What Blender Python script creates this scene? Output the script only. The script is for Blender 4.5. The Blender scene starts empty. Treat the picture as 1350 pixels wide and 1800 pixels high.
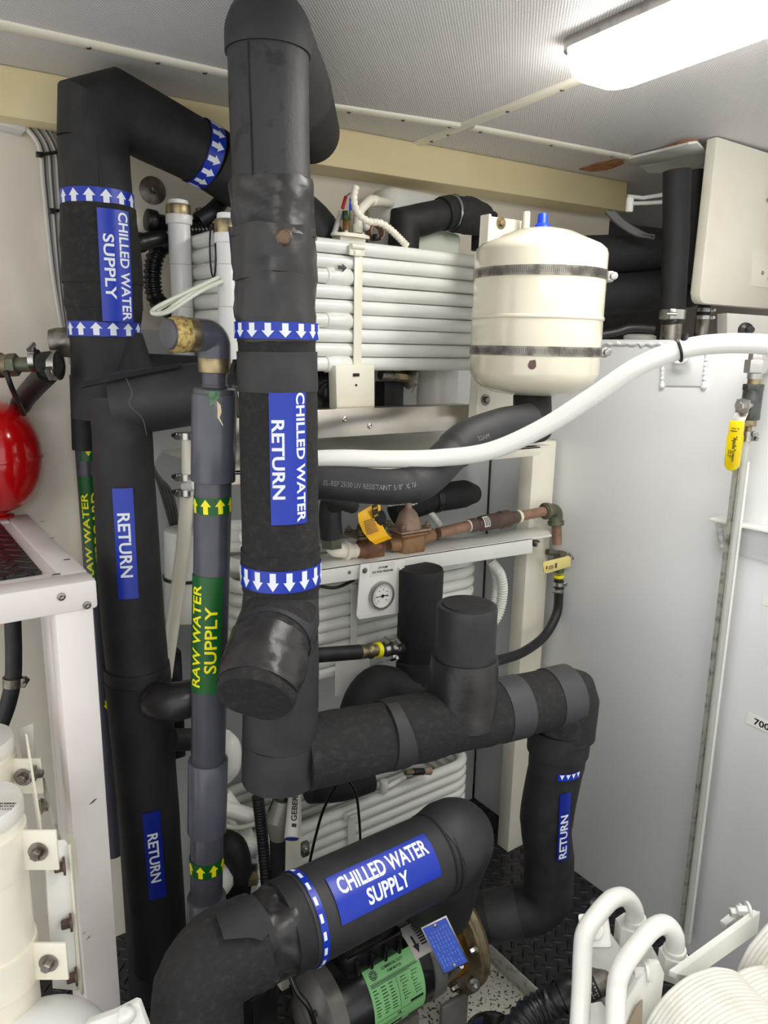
import bpy, bmesh, math, random
from mathutils import Vector, Matrix, noise
random.seed(4)
V = Vector
S = bpy.context.scene
COL = S.collection
# ------------------------------------------------------------------ camera
FPX = 1303.0
CAM = V((0, 0, 1.6))
_z = V((117, -5840, -1303)).normalized()            # world up in camera axes (right, down, forward)
_a = V((1881, -306, 1303)); _x = (_a - _z * _a.dot(_z)).normalized()
_y = _z.cross(_x)
RW = Matrix((_x, _y, _z))                           # camera axes -> world
cam_d = bpy.data.cameras.new('camera'); cam = bpy.data.objects.new('camera', cam_d); COL.objects.link(cam)
cam_d.sensor_fit = 'VERTICAL'; cam_d.sensor_height = 36; cam_d.lens = 36 * FPX / 1800
cam_d.clip_start = .02
_r, _d, _f = RW @ V((1, 0, 0)), RW @ V((0, 1, 0)), RW @ V((0, 0, 1))
m = Matrix((_r, -_d, -_f)).transposed().to_4x4(); m.translation = CAM
cam.matrix_world = m
S.camera = cam
FH = V((_f.x, _f.y, 0)).normalized()
# ------------------------------------------------------------------ view, world
S.view_settings.view_transform = 'Standard'; S.view_settings.look = 'None'
S.view_settings.gamma = 1; S.view_settings.exposure = 0.45
S.view_settings.use_curve_mapping = False
w = bpy.data.worlds.new('world'); S.world = w; w.use_nodes = True
w.node_tree.nodes['Background'].inputs[0].default_value = (1.0, .992, .978, 1)
w.node_tree.nodes['Background'].inputs[1].default_value = 1.1
LAMP = 13.0
S.cycles.max_bounces = 8

def ray(px, py): return RW @ V(((px - 675) / FPX, (py - 900) / FPX, 1))
def PD(px, py, d): return CAM + ray(px, py) * d
def PH(px, py, h):
    r = ray(px, py); return CAM + r * (h / r.dot(FH))
def PY(px, py, y):
    r = ray(px, py); return CAM + r * (y / r.y)
def PX(px, py, x):
    r = ray(px, py); return CAM + r * (x / r.x)
def PZ(px, py, z):
    r = ray(px, py); return CAM + r * ((z - CAM.z) / r.z)
def PN(px, py, p, n):
    r = ray(px, py); return CAM + r * ((p - CAM).dot(n) / r.dot(n))
def dep(p): return (p - CAM).dot(_f)
def pr(n, p): return n * dep(p) / FPX               # n photo pixels at point p, in metres
def proj(p):
    q = RW.transposed() @ (p - CAM); return (675 + q.x / q.z * FPX, 900 + q.y / q.z * FPX)
def zset(p, z): return V((p.x, p.y, z))

# ------------------------------------------------------------------ materials
def lin(c):
    o = []
    for v in c[:3]:
        v /= 255.0
        o.append(v / 12.92 if v <= .04045 else ((v + .055) / 1.055) ** 2.4)
    return (o[0], o[1], o[2], 1)
MATS = {}
def M(name, col, rough=.5, metal=0, col2=None, vs=8, vlo=.45, vhi=.65, bump=0, bs=60, bdist=.002, emit=0, coat=0, spec=.5, trans=0, det=4):
    mt = bpy.data.materials.new(name); mt.use_nodes = True; nt = mt.node_tree; N = nt.nodes; L = nt.links
    b = N['Principled BSDF']
    b.inputs['Base Color'].default_value = lin(col); b.inputs['Roughness'].default_value = rough
    b.inputs['Metallic'].default_value = metal; b.inputs['Specular IOR Level'].default_value = spec
    b.inputs['Coat Weight'].default_value = coat; b.inputs['Coat Roughness'].default_value = .08
    b.inputs['Transmission Weight'].default_value = trans
    tc = N.new('ShaderNodeTexCoord')
    if col2 is not None:
        nz = N.new('ShaderNodeTexNoise'); nz.inputs['Scale'].default_value = vs; nz.inputs['Detail'].default_value = det
        L.new(tc.outputs['Object'], nz.inputs['Vector'])
        rp = N.new('ShaderNodeValToRGB'); rp.color_ramp.elements[0].position = vlo; rp.color_ramp.elements[1].position = vhi
        rp.color_ramp.elements[0].color = lin(col); rp.color_ramp.elements[1].color = lin(col2)
        L.new(nz.outputs['Fac'], rp.inputs['Fac']); L.new(rp.outputs['Color'], b.inputs['Base Color'])
    if bump:
        n2 = N.new('ShaderNodeTexNoise'); n2.inputs['Scale'].default_value = bs; n2.inputs['Detail'].default_value = 5
        L.new(tc.outputs['Object'], n2.inputs['Vector'])
        bp = N.new('ShaderNodeBump'); bp.inputs['Strength'].default_value = bump; bp.inputs['Distance'].default_value = bdist
        L.new(n2.outputs['Fac'], bp.inputs['Height']); L.new(bp.outputs['Normal'], b.inputs['Normal'])
    if emit:
        b.inputs['Emission Color'].default_value = lin(col); b.inputs['Emission Strength'].default_value = emit
    MATS[name] = mt
    return mt
FOAM = M('foam_black', (27, 27, 29), .66, col2=(37, 37, 39), vs=30, bump=.35, bs=140, bdist=.0015)
FOAMD = M('foam_black_dark', (20, 20, 22), .72, col2=(27, 27, 30), vs=14, bump=.3, bs=120)
FOAMR = M('foam_coarse', (30, 30, 31), .85, col2=(48, 47, 46), vs=90, vlo=.5, vhi=.75, bump=.7, bs=210, bdist=.003)
FOAMW = M('foam_worn', (48, 48, 51), .5, col2=(28, 28, 30), vs=34, vlo=.56, vhi=.66, bump=.35, bs=130)
FOAMG = M('foam_grey', (42, 42, 44), .58, col2=(50, 50, 52), vs=22, bump=.25, bs=120)
TAPE = M('tape_black', (40, 39, 40), .33, col2=(54, 53, 53), vs=16, bump=.35, bs=30, bdist=.005)
TAPEG = M('tape_grey', (68, 69, 73), .5, bump=.2, bs=40)
RUBBER = M('rubber_black', (30, 30, 33), .5, col2=(40, 41, 44), vs=30, bump=.15, bs=90)
PLASB = M('plastic_black', (26, 26, 28), .35)
BLACKG = M('gloss_black', (18, 18, 20), .22)
WALL = M('paint_wall_cream', (235, 229, 215), .5, col2=(229, 221, 205), vs=3, bump=.25, bs=5, bdist=.02)
BEAM = M('paint_beam_cream', (232, 218, 172), .5, col2=(226, 211, 163), vs=6)
TANKM = M('paint_tank_white', (233, 235, 236), .25, col2=(229, 231, 233), vs=3, bump=.06, bs=4, bdist=.02)
CREAM = M('paint_cream', (238, 234, 218), .3, col2=(231, 226, 207), vs=5)
CREAMG = M('paint_cream_gloss', (230, 224, 203), .14, coat=.5)
HOSEW = M('hose_white', (238, 238, 232), .16, coat=.4)
WHITE = M('paint_white', (232, 232, 226), .3, col2=(224, 224, 217), vs=7)
WHITEB = M('paint_white_dirty', (228, 227, 219), .35, col2=(206, 202, 188), vs=18, vlo=.5, vhi=.8, bump=.25, bs=60)
PVCW = M('pvc_white', (236, 236, 234), .25)
COIL = M('coil_paint_white', (234, 235, 230), .2, col2=(227, 228, 222), vs=12, bump=.05, bs=20)
TABLE = M('paint_table_white', (232, 226, 224), .35, col2=(225, 219, 216), vs=8)
PVCG = M('pvc_grey', (76, 77, 86), .28, col2=(69, 71, 80), vs=20)
PVCG2 = M('pvc_grey_light', (88, 90, 100), .26, col2=(82, 84, 94), vs=20)
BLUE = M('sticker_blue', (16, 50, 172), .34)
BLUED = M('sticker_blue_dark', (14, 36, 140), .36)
LET = M('lettering_white', (232, 238, 244), .4)
LETG = M('lettering_grey', (130, 130, 132), .6)
LETB = M('lettering_black', (28, 28, 30), .5)
GREEN = M('sticker_green', (14, 88, 34), .38)
YEL = M('lettering_yellow', (246, 236, 20), .4)
YELH = M('grip_yellow', (238, 212, 10), .35, col2=(226, 198, 8), vs=30)
TAGY = M('tag_yellow', (248, 190, 12), .45)
BEIGE = M('handle_beige', (226, 211, 134), .4)
STEEL = M('steel', (190, 188, 184), .3, 1, col2=(150, 148, 142), vs=25)
STEELD = M('steel_dull', (150, 146, 138), .42, 1, col2=(104, 98, 90), vs=40)
ALU = M('aluminium', (206, 200, 190), .28, 1, col2=(182, 176, 166), vs=7)
BRASS = M('brass_worn', (172, 156, 120), .4, .85, col2=(120, 112, 96), vs=40)
GOLDP = M('thread_paste', (214, 190, 120), .5, .4, col2=(140, 110, 60), vs=120, bump=.8, bs=200)
BRONZE = M('bronze', (150, 116, 62), .38, .8, col2=(96, 74, 44), vs=22)
BRONZED = M('bronze_cast', (134, 122, 96), .5, .55, col2=(92, 80, 58), vs=18, bump=.3, bs=60)
RUSTB = M('bronze_rusty', (132, 96, 68), .6, .2, col2=(92, 60, 42), vs=30, bump=.35, bs=80)
PINKB = M('bronze_pink', (172, 146, 128), .55, .2, col2=(150, 122, 104), vs=30, bump=.2, bs=80)
COPPER = M('copper_dull', (160, 126, 106), .5, .3, col2=(134, 102, 84), vs=30)
CHECK = M('bronze_brown', (98, 78, 70), .5, .3, col2=(82, 66, 58), vs=30)
PATINA = M('bronze_green', (96, 100, 84), .5, .5, col2=(120, 116, 92), vs=40, bump=.3, bs=90)
RED = M('paint_red', (198, 12, 18), .14, coat=.6)
REDD = M('plastic_red', (190, 24, 24), .35)
BLUEC = M('plastic_blue', (24, 64, 214), .35)
RUST = M('rust', (186, 132, 88), .85, col2=(140, 88, 50), vs=40, bump=.5, bs=90)
CABLE = M('cable_grey', (206, 204, 198), .45)
CABLED = M('cable_dark', (84, 84, 84), .5)
CLEAR = M('tube_milky', (214, 220, 204), .3)
GLASSY = M('tube_clear', (232, 234, 230), .12, trans=.6)
MOTG = M('motor_grey', (112, 110, 106), .35, .3, col2=(98, 96, 92), vs=20)
LABG = M('label_green', (128, 190, 124), .45)
PAPER = M('paper_white', (236, 236, 232), .5)
PAPERG = M('paper_grey', (186, 184, 178), .5)
PLATEB = M('plate_blue', (62, 92, 196), .35)
PLATET = M('plate_text', (120, 146, 222), .4)
GALV = M('galvanised_dirty', (186, 186, 176), .5, .5, col2=(110, 108, 98), vs=45, vlo=.5, vhi=.7)
SPECK = M('tray_dirty', (206, 204, 192), .7, 0, col2=(52, 48, 40), vs=120, vlo=.56, vhi=.62)
DARKR = M('insulation_dark', (58, 56, 56), .85, col2=(74, 72, 70), vs=9, bump=.4, bs=30)
GREENM = M('putty_green', (96, 150, 110), .6, col2=(70, 92, 66), vs=60)
PUTTY = M('putty_cream', (226, 212, 178), .6)
GLASSG = M('gauge_face', (236, 236, 234), .2)
AMBER = M('plastic_amber', (120, 84, 24), .3)
VIAL = M('plastic_green_dark', (52, 76, 40), .3)
LAMPM = M('lamp_diffuser', (255, 252, 246), .4, emit=LAMP)
# ceiling: perforated sheet
def perforated():
    mt = bpy.data.materials.new('ceiling_perforated'); mt.use_nodes = True; nt = mt.node_tree; N = nt.nodes; L = nt.links
    b = N['Principled BSDF']; b.inputs['Roughness'].default_value = .45
    uv = N.new('ShaderNodeUVMap'); sp = N.new('ShaderNodeSeparateXYZ'); L.new(uv.outputs[0], sp.inputs[0])
    def mth(op, a, bb):
        n = N.new('ShaderNodeMath'); n.operation = op
        for i, v in enumerate((a, bb)):
            if v is None: continue
            if isinstance(v, (int, float)): n.inputs[i].default_value = v
            else: L.new(v, n.inputs[i])
        return n.outputs[0]
    k = 2 * math.pi / .0062
    cx = mth('COSINE', mth('MULTIPLY', sp.outputs[0], k), None)
    cy = mth('COSINE', mth('MULTIPLY', sp.outputs[1], k), None)
    pq = mth('MULTIPLY', cx, cy)
    rp = N.new('ShaderNodeValToRGB'); L.new(pq, rp.inputs[0])
    e = rp.color_ramp.elements; e[0].position = .28; e[1].position = .52
    e[0].color = lin((234, 232, 233)); e[1].color = lin((160, 157, 156))
    nz = N.new('ShaderNodeTexNoise'); nz.inputs['Scale'].default_value = 5; L.new(uv.outputs[0], nz.inputs[0])
    r2 = N.new('ShaderNodeValToRGB'); L.new(nz.outputs[0], r2.inputs[0]); r2.color_ramp.elements[0].position = .22; r2.color_ramp.elements[1].position = .34
    r2.color_ramp.elements[0].color = lin((244, 240, 230)); r2.color_ramp.elements[1].color = (1, 1, 1, 1)
    mx = N.new('ShaderNodeMix'); mx.data_type = 'RGBA'; mx.blend_type = 'MULTIPLY'; mx.inputs[0].default_value = 1
    L.new(rp.outputs[0], mx.inputs[6]); L.new(r2.outputs[0], mx.inputs[7]); L.new(mx.outputs[2], b.inputs['Base Color'])
    bp = N.new('ShaderNodeBump'); bp.inputs['Strength'].default_value = .3; bp.inputs['Distance'].default_value = -.001
    L.new(pq, bp.inputs['Height']); L.new(bp.outputs[0], b.inputs['Normal'])
    return mt
PERF = perforated()
def diamond():
    mt = bpy.data.materials.new('floor_diamond_plate'); mt.use_nodes = True; nt = mt.node_tree; N = nt.nodes; L = nt.links
    b = N['Principled BSDF']; b.inputs['Base Color'].default_value = lin((34, 34, 36)); b.inputs['Roughness'].default_value = .28
    tc = N.new('ShaderNodeTexCoord'); sp = N.new('ShaderNodeSeparateXYZ'); L.new(tc.outputs['Object'], sp.inputs[0])
    def mth(op, a, bb=None):
        n = N.new('ShaderNodeMath'); n.operation = op
        for i, v in enumerate((a, bb)):
            if v is None: continue
            if isinstance(v, (int, float)): n.inputs[i].default_value = v
            else: L.new(v, n.inputs[i])
        return n.outputs[0]
    def lug(ox, oy, ca, cb):
        x = mth('SUBTRACT', mth('FRACT', mth('ADD', mth('MULTIPLY', sp.outputs[0], 26), ox)), .5)
        y = mth('SUBTRACT', mth('FRACT', mth('ADD', mth('MULTIPLY', sp.outputs[1], 26), oy)), .5)
        u = mth('ADD', mth('MULTIPLY', x, .707), mth('MULTIPLY', y, .707)); v = mth('SUBTRACT', mth('MULTIPLY', x, .707), mth('MULTIPLY', y, .707))
        d = mth('ADD', mth('POWER', mth('MULTIPLY', u, ca), 2.0), mth('POWER', mth('MULTIPLY', v, cb), 2.0))
        return mth('MAXIMUM', mth('SUBTRACT', 1.0, d), 0.0)
    h = mth('MAXIMUM', lug(0, 0, 2.2, 8.5), lug(.5, .5, 8.5, 2.2))
    bp = N.new('ShaderNodeBump'); bp.inputs['Strength'].default_value = 1; bp.inputs['Distance'].default_value = .012
    L.new(h, bp.inputs['Height']); L.new(bp.outputs[0], b.inputs['Normal'])
    return mt
DIAM = diamond()

# ------------------------------------------------------------------ objects
OFF = {}
def thing(name, label, cat, loc, group=None):
    o = bpy.data.objects.new(name, None); COL.objects.link(o); o.empty_display_size = .05
    o.location = loc; OFF[o] = V(loc); o['label'] = label; o['category'] = cat
    if group: o['group'] = group
    return o
def fin(name, bm, mat, parent=None, smooth=True, ang=38, label=None):
    off = OFF.get(parent, V((0, 0, 0)))
    bmesh.ops.recalc_face_normals(bm, faces=bm.faces[:])
    if off.length: bmesh.ops.translate(bm, verts=bm.verts[:], vec=-off)
    me = bpy.data.meshes.new(name); bm.to_mesh(me); bm.free()
    me.materials.append(mat)
    if smooth:
        me.shade_smooth(); me.set_sharp_from_angle(angle=math.radians(ang))
    o = bpy.data.objects.new(name, me); COL.objects.link(o)
    if parent: o.parent = parent
    OFF[o] = off
    if label: o['label'] = label
    return o
def struct(name, bm, mat, **k):
    o = fin(name, bm, mat, **k); o['kind'] = 'structure'; return o
def solo(name, label, cat, bm, mat, group=None, base=None, **k):
    """a thing that is one mesh, its origin at base"""
    co = [v.co for v in bm.verts]
    b = base if base else V((sum(c.x for c in co) / len(co), sum(c.y for c in co) / len(co), min(c.z for c in co)))
    bmesh.ops.translate(bm, verts=bm.verts[:], vec=-b)
    o = fin(name, bm, mat, **k); o.location = b; OFF[o] = V(b); o['label'] = label; o['category'] = cat
    if group: o['group'] = group
    return o
B = bmesh.new
def perp(d):
    d = d.normalized(); a = V((0, 0, 1)) if abs(d.z) < .9 else V((1, 0, 0))
    n = (a - d * a.dot(d)).normalized(); return n, d.cross(n)
def fillet(pts, rads, n=7):
    out = [pts[0]]
    for i in range(1, len(pts) - 1):
        p, a, b = pts[i], (pts[i - 1] - pts[i]), (pts[i + 1] - pts[i])
        r = rads[i] if isinstance(rads, (list, tuple)) else rads
        la, lb = a.length, b.length; a.normalize(); b.normalize()
        ang = a.angle(b, math.pi)
        if r <= 0 or ang > 3.1: out.append(p); continue
        t = min(r / math.tan(ang / 2), la * .48, lb * .48); r2 = t * math.tan(ang / 2)
        c = p + (a + b).normalized() * (r2 / math.sin(ang / 2))
        s, e = p + a * t - c, p + b * t - c
        tot = s.angle(e)
        for k in range(n + 1):
            f = k / n
            out.append(c + (s * math.sin((1 - f) * tot) + e * math.sin(f * tot)) / math.sin(tot))
    out.append(pts[-1]); return out
def spline(pts, n=8):
    P = [pts[0] * 2 - pts[1]] + list(pts) + [pts[-1] * 2 - pts[-2]]; out = []
    for i in range(1, len(P) - 2):
        a, b, c, d = P[i - 1:i + 3]
        for k in range(n):
            t = k / n
            out.append(.5 * ((2 * b) + (c - a) * t + (2 * a - 5 * b + 4 * c - d) * t * t + (3 * b - a - 3 * c + d) * t ** 3))
    out.append(pts[-1]); return out
def resample(pts, rs, step):
    o, r = [pts[0]], [rs[0]]
    for i in range(len(pts) - 1):
        n = max(1, int((pts[i + 1] - pts[i]).length / step))
        for k in range(1, n + 1):
            f = k / n; o.append(pts[i].lerp(pts[i + 1], f)); r.append(rs[i] * (1 - f) + rs[i + 1] * f)
    return o, r
def tube(bm, pts, r, seg=20, cap=True, step=None, oval=1.0, closed=False):
    rs = list(r) if isinstance(r, (list, tuple)) else [r] * len(pts)
    q, k = [pts[0]], [rs[0]]
    for i in range(1, len(pts)):
        if (pts[i] - q[-1]).length > 1e-5: q.append(pts[i]); k.append(rs[i] if i < len(rs) else rs[-1])
    pts, rs = q, k
    if step: pts, rs = resample(pts, rs, step)
    n = len(pts); rings = []
    if closed: tin = (pts[0] - pts[-1]).normalized()
    else: tin = (pts[1] - pts[0]).normalized()
    u, v = perp(tin)
    for i in range(n):
        nxt = pts[(i + 1) % n] if (closed or i < n - 1) else None
        tout = (nxt - pts[i]).normalized() if nxt is not None else tin
        bis = (tin + tout)
        bis = bis.normalized() if bis.length > 1e-6 else tin
        ring = []
        for s in range(seg):
            a = 2 * math.pi * s / seg
            d = u * (math.cos(a) * rs[i]) + v * (math.sin(a) * rs[i] * oval)
            dn = tin.dot(bis)
            sh = -d.dot(bis) / dn if abs(dn) > .2 else 0
            ring.append(bm.verts.new(pts[i] + d + tin * sh))
        rings.append(ring)
        q = tin.rotation_difference(tout); u = q @ u; v = q @ v; tin = tout
    for i in range(n if closed else n - 1):
        a, b = rings[i], rings[(i + 1) % n]
        for s in range(seg):
            bm.faces.new((a[s], a[(s + 1) % seg], b[(s + 1) % seg], b[s]))
    if cap and not closed:
        bm.faces.new(rings[0][::-1]); bm.faces.new(rings[-1])
    return rings
def lathe(bm, o, axis, prof, seg=28, ref=None):
    axis = axis.normalized(); u, v = perp(axis)
    if ref is not None:
        u = (ref - axis * ref.dot(axis)).normalized(); v = axis.cross(u)
    rings = []
    for t, r in prof:
        if r < 1e-6: rings.append([bm.verts.new(o + axis * t)]); continue
        rings.append([bm.verts.new(o + axis * t + u * (r * math.cos(2 * math.pi * s / seg)) + v * (r * math.sin(2 * math.pi * s / seg))) for s in range(seg)])
    for a, b in zip(rings, rings[1:]):
        for s in range(seg):
            t = (s + 1) % seg
            if len(a) == 1 and len(b) == 1: continue
            if len(a) == 1: bm.faces.new((a[0], b[t], b[s]))
            elif len(b) == 1: bm.faces.new((a[s], a[t], b[0]))
            else: bm.faces.new((a[s], a[t], b[t], b[s]))
    if len(rings[0]) > 1: bm.faces.new(rings[0][::-1])
    if len(rings[-1]) > 1: bm.faces.new(rings[-1])
def cyl(bm, a, b, r, r2=None, seg=24, bev=0):
    d = b - a; L = d.length; r2 = r if r2 is None else r2
    if bev: lathe(bm, a, d, [(0, r - bev), (bev * .3, r - bev * .3), (bev, r), (L - bev, r2), (L - bev * .3, r2 - bev * .3), (L, r2 - bev)], seg)
    else: lathe(bm, a, d, [(0, r), (L, r2)], seg)
def prism(bm, poly, ext, bev=0, segs=2):
    vs = [bm.verts.new(p) for p in poly]; ws = [bm.verts.new(p + ext) for p in poly]; n = len(poly)
    fs = [bm.faces.new(vs), bm.faces.new(ws[::-1])]
    for i in range(n): fs.append(bm.faces.new((vs[i], ws[i], ws[(i + 1) % n], vs[(i + 1) % n])))
    if bev:
        es = list({e for f in fs for e in f.edges})
        bmesh.ops.bevel(bm, geom=es, offset=bev, segments=segs, affect='EDGES', profile=.5, clamp_overlap=True)
def box(bm, c, sx, sy, sz, ax=V((1, 0, 0)), ay=V((0, 1, 0)), az=V((0, 0, 1)), bev=0, segs=2):
    p = c - ax * (sx / 2) - ay * (sy / 2) - az * (sz / 2)
    prism(bm, [p, p + ax * sx, p + ax * sx + ay * sy, p + ay * sy], az * sz, bev, segs)
def abox(bm, x0, x1, y0, y1, z0, z1, bev=0):
    box(bm, V(((x0 + x1) / 2, (y0 + y1) / 2, (z0 + z1) / 2)), abs(x1 - x0), abs(y1 - y0), abs(z1 - z0), bev=bev)
def rough(bm, amp, sc, seed=0.0):
    bm.normal_update()
    o = V((seed, seed * 1.7, seed * .3))
    mv = [(v, v.normal * (noise.noise(v.co * sc + o) * amp)) for v in bm.verts]
    for v, d in mv: v.co += d
def crease(bm, amp, seed=0.0):
    bm.normal_update()
    mv = [(v, v.normal * (max(0, noise.noise(V((v.co.x * 16 + v.co.z * 22 + seed, v.co.y * 16, v.co.z * 70 + v.co.x * 45))) + .1) * amp)) for v in bm.verts]
    for v, d in mv: v.co += d
def sphere(bm, c, r, sx=1, sy=1, sz=1, n=16):
    mt = Matrix.Translation(c) @ Matrix.Diagonal((r * sx, r * sy, r * sz, 1))
    bmesh.ops.create_uvsphere(bm, u_segments=n * 2, v_segments=n, radius=1, matrix=mt)
def hexbolt(bm, p, ax, r, h, washer=True, rot=0):
    ax = ax.normalized()
    if washer: lathe(bm, p, ax, [(0, r * 1.7), (h * .25, r * 1.7), (h * .25, r * .5)], 16)
    lathe(bm, p + ax * (h * .2), ax, [(0, r), (h * .85, r), (h, r * .8), (h, 0)], 6)
def screw(bm, p, ax, r):
    lathe(bm, p, ax, [(0, r), (r * .25, r * .92), (r * .45, r * .5), (r * .25, r * .3), (r * .2, 0)], 12)

# ------------------------------------------------------------------ surfaces for stickers and lettering
class Cyl:
    """x along the reading direction, y towards the letters' tops"""
    def __init__(s, p0, axis, ref, r, mode='down'):
        s.p, s.a, s.r, s.mode = p0, axis.normalized(), r, mode
        s.u = (ref - s.a * ref.dot(s.a)).normalized(); s.t = s.a.cross(s.u)
        s.cdir = {'down': 'y', 'up': 'y', 'along': 'y', 'ring': 'x'}[mode]
    def map(s, x, y, l):
        if s.mode == 'down': a, c = -x, y          # axis up, reads downwards
        elif s.mode == 'up': a, c = x, -y          # axis up, reads upwards
        elif s.mode == 'along': a, c = x, -y       # axis to the right
        else: a, c = y, x                          # band round the pipe: y along the axis
        th = c / s.r
        return s.p + s.a * a + (s.u * math.cos(th) + s.t * math.sin(th)) * (s.r + l)
class Flat:
    def __init__(s, p0, ux, uy):
        s.p, s.ux = p0, ux.normalized(); s.uy = (uy - s.ux * uy.dot(s.ux)).normalized(); s.n = s.ux.cross(s.uy); s.cdir = None
    def map(s, x, y, l): return s.p + s.ux * x + s.uy * y + s.n * l
def quad(px, surf_pts=None): pass
def onto(bm, surf, lift, thick, step=.005):
    """flat bmesh in x,y -> thin shell on the surface"""
    if surf.cdir:
        k = 0 if surf.cdir == 'x' else 1
        lo = min(v.co[k] for v in bm.verts); hi = max(v.co[k] for v in bm.verts)
        n = max(1, int((hi - lo) / step)); nn = V((1, 0, 0)) if k == 0 else V((0, 1, 0))
        for i in range(1, n):
            c = lo + (hi - lo) * i / n
            bmesh.ops.bisect_plane(bm, geom=bm.verts[:] + bm.edges[:] + bm.faces[:], plane_co=nn * c, plane_no=nn)
    if thick:
        ex = bmesh.ops.extrude_face_region(bm, geom=bm.faces[:])
        for e in ex['geom']:
            if isinstance(e, bmesh.types.BMVert): e.co.z += thick
    for v in bm.verts: v.co = surf.map(v.co.x, v.co.y, lift + v.co.z)
def poly2(bm, pts):
    bm.faces.new([bm.verts.new((x, y, 0)) for x, y in pts])
def rect2(bm, x0, x1, y0, y1): poly2(bm, [(x0, y0), (x1, y0), (x1, y1), (x0, y1)])
def disc2(bm, x, y, r, n=20): poly2(bm, [(x + r * math.cos(2 * math.pi * i / n), y + r * math.sin(2 * math.pi * i / n)) for i in range(n)])
def sticker(name, surf, x0, x1, y0, y1, mat, parent, lift=.0006, thick=.0006, step=.005):
    bm = B(); rect2(bm, x0, x1, y0, y1); onto(bm, surf, lift, thick, step); return fin(name, bm, mat, parent)
_tc = {}
def text2(s, bold=.0):
    k = (s, bold)
    if k not in _tc:
        c = bpy.data.curves.new('t', 'FONT'); c.body = s; c.resolution_u = 3; c.offset = bold
        o = bpy.data.objects.new('t', c); COL.objects.link(o)
        dg = bpy.context.evaluated_depsgraph_get(); dg.update()
        e = o.evaluated_get(dg); me = e.to_mesh()
        vs = [(v.co.x, v.co.y) for v in me.vertices]; fs = [tuple(p.vertices) for p in me.polygons]
        e.to_mesh_clear(); bpy.data.objects.remove(o); bpy.data.curves.remove(c)
        _tc[k] = (vs, fs)
    return _tc[k]
def text_add(bm, s, x0, x1, y0, y1, bold=.02):
    vs, fs = text2(s, bold)
    xa = min(v[0] for v in vs); xb = max(v[0] for v in vs); ya = min(v[1] for v in vs); yb = max(v[1] for v in vs)
    sx = (x1 - x0) / (xb - xa); sy = (y1 - y0) / (yb - ya)
    nv = [bm.verts.new((x0 + (x - xa) * sx, y0 + (y - ya) * sy, 0)) for x, y in vs]
    for f in fs:
        try: bm.faces.new([nv[i] for i in f])
        except ValueError: pass
def lettering(surf, items, mat, parent, lift=.0013, thick=.0003, bold=.02, name='lettering', step=.004):
    bm = B()
    for s, x0, x1, y0, y1 in items: text_add(bm, s, x0, x1, y0, y1, bold)
    onto(bm, surf, lift, thick, step); return fin(name, bm, mat, parent, smooth=False)
def arrow_pts(x, y, w, h, up=1, sh=.42):
    a = [(-w * sh / 2, -h / 2), (w * sh / 2, -h / 2), (w * sh / 2, h * .02), (w / 2, h * .02), (0, h / 2), (-w / 2, h * .02), (-w * sh / 2, h * .02)]
    if up < 0: a = [(p, -q) for p, q in a][::-1]
    return [(x + p, y + q) for p, q in a]
def arrow_band(parent, p, axis, r, width, n, up, band=BLUE, arr=LET, ref=None, lift=.0008, sw=.5):
    """ring sticker with n arrows all the way round"""
    s = Cyl(p, axis, ref if ref is not None else (CAM - p), r, 'ring'); C = 2 * math.pi * r
    b = B(); rect2(b, -C / 2, C / 2, -width / 2, width / 2); onto(b, s, lift, .0006, C / 40)
    o = fin('arrow_band', b, band, parent)
    b = B(); pit = C / n
    for i in range(n): poly2(b, arrow_pts(-C / 2 + (i + .5) * pit, 0, pit * .74, width * .84, up, sw))
    onto(b, s, lift + .0008, .0003, pit / 4); fin('arrows', b, arr, o, smooth=False)
    return o
def clamp(parent, p, axis, r, w=.012, ref=None, name='hose_clamp', mat=STEEL):
    axis = axis.normalized(); ref = (ref if ref is not None else V((.7, -.7, .2))); ref = (ref - axis * ref.dot(axis)).normalized()
    b = B(); lathe(b, p - axis * w / 2, axis, [(0, r), (0, r + .0015), (w, r + .0015), (w, r)], 28)
    t = axis.cross(ref); c = p + ref * (r + .004)
    box(b, c, .014, .008, w * 1.1, ax=t, ay=ref, az=axis, bev=.0015)
    cyl(b, c - t * .012 + ref * .003, c + t * .010 + ref * .003, .0042, seg=10)
    return fin(name, b, mat, parent)
def corrugate(bm, pts, r, pitch, depth, seg=18):
    L = 0; q, _ = resample(pts, [r] * len(pts), pitch / 4)
    rs = [r + (depth if (i % 4) in (0, 1) else 0) for i in range(len(q))]
    tube(bm, q, rs, seg)
# ================================================================== the room
FLZ = .18
YB = 1.62                                            # back wall
XT = 1.50                                            # face of the white tank
# ceiling frame: its own slight camber, from the two vanishing directions of its battens
dA = (RW @ V((1881, -306, FPX))).normalized()
dB = (RW @ V((-945, -255, FPX))); dB = (dB - dA * dB.dot(dA)).normalized()
CP = PY(500, 206, 1.52)
CNn = dA.cross(dB).normalized()
if CNn.z > 0: CNn = -CNn                             # points down into the room
def PC(px, py, below=0): return PN(px, py, CP + CNn * below, CNn)
def cab(a, b, below=0): return CP + dA * a + dB * b + CNn * below
def abof(p): q = p - CP; return q.dot(dA), q.dot(dB)

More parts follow.
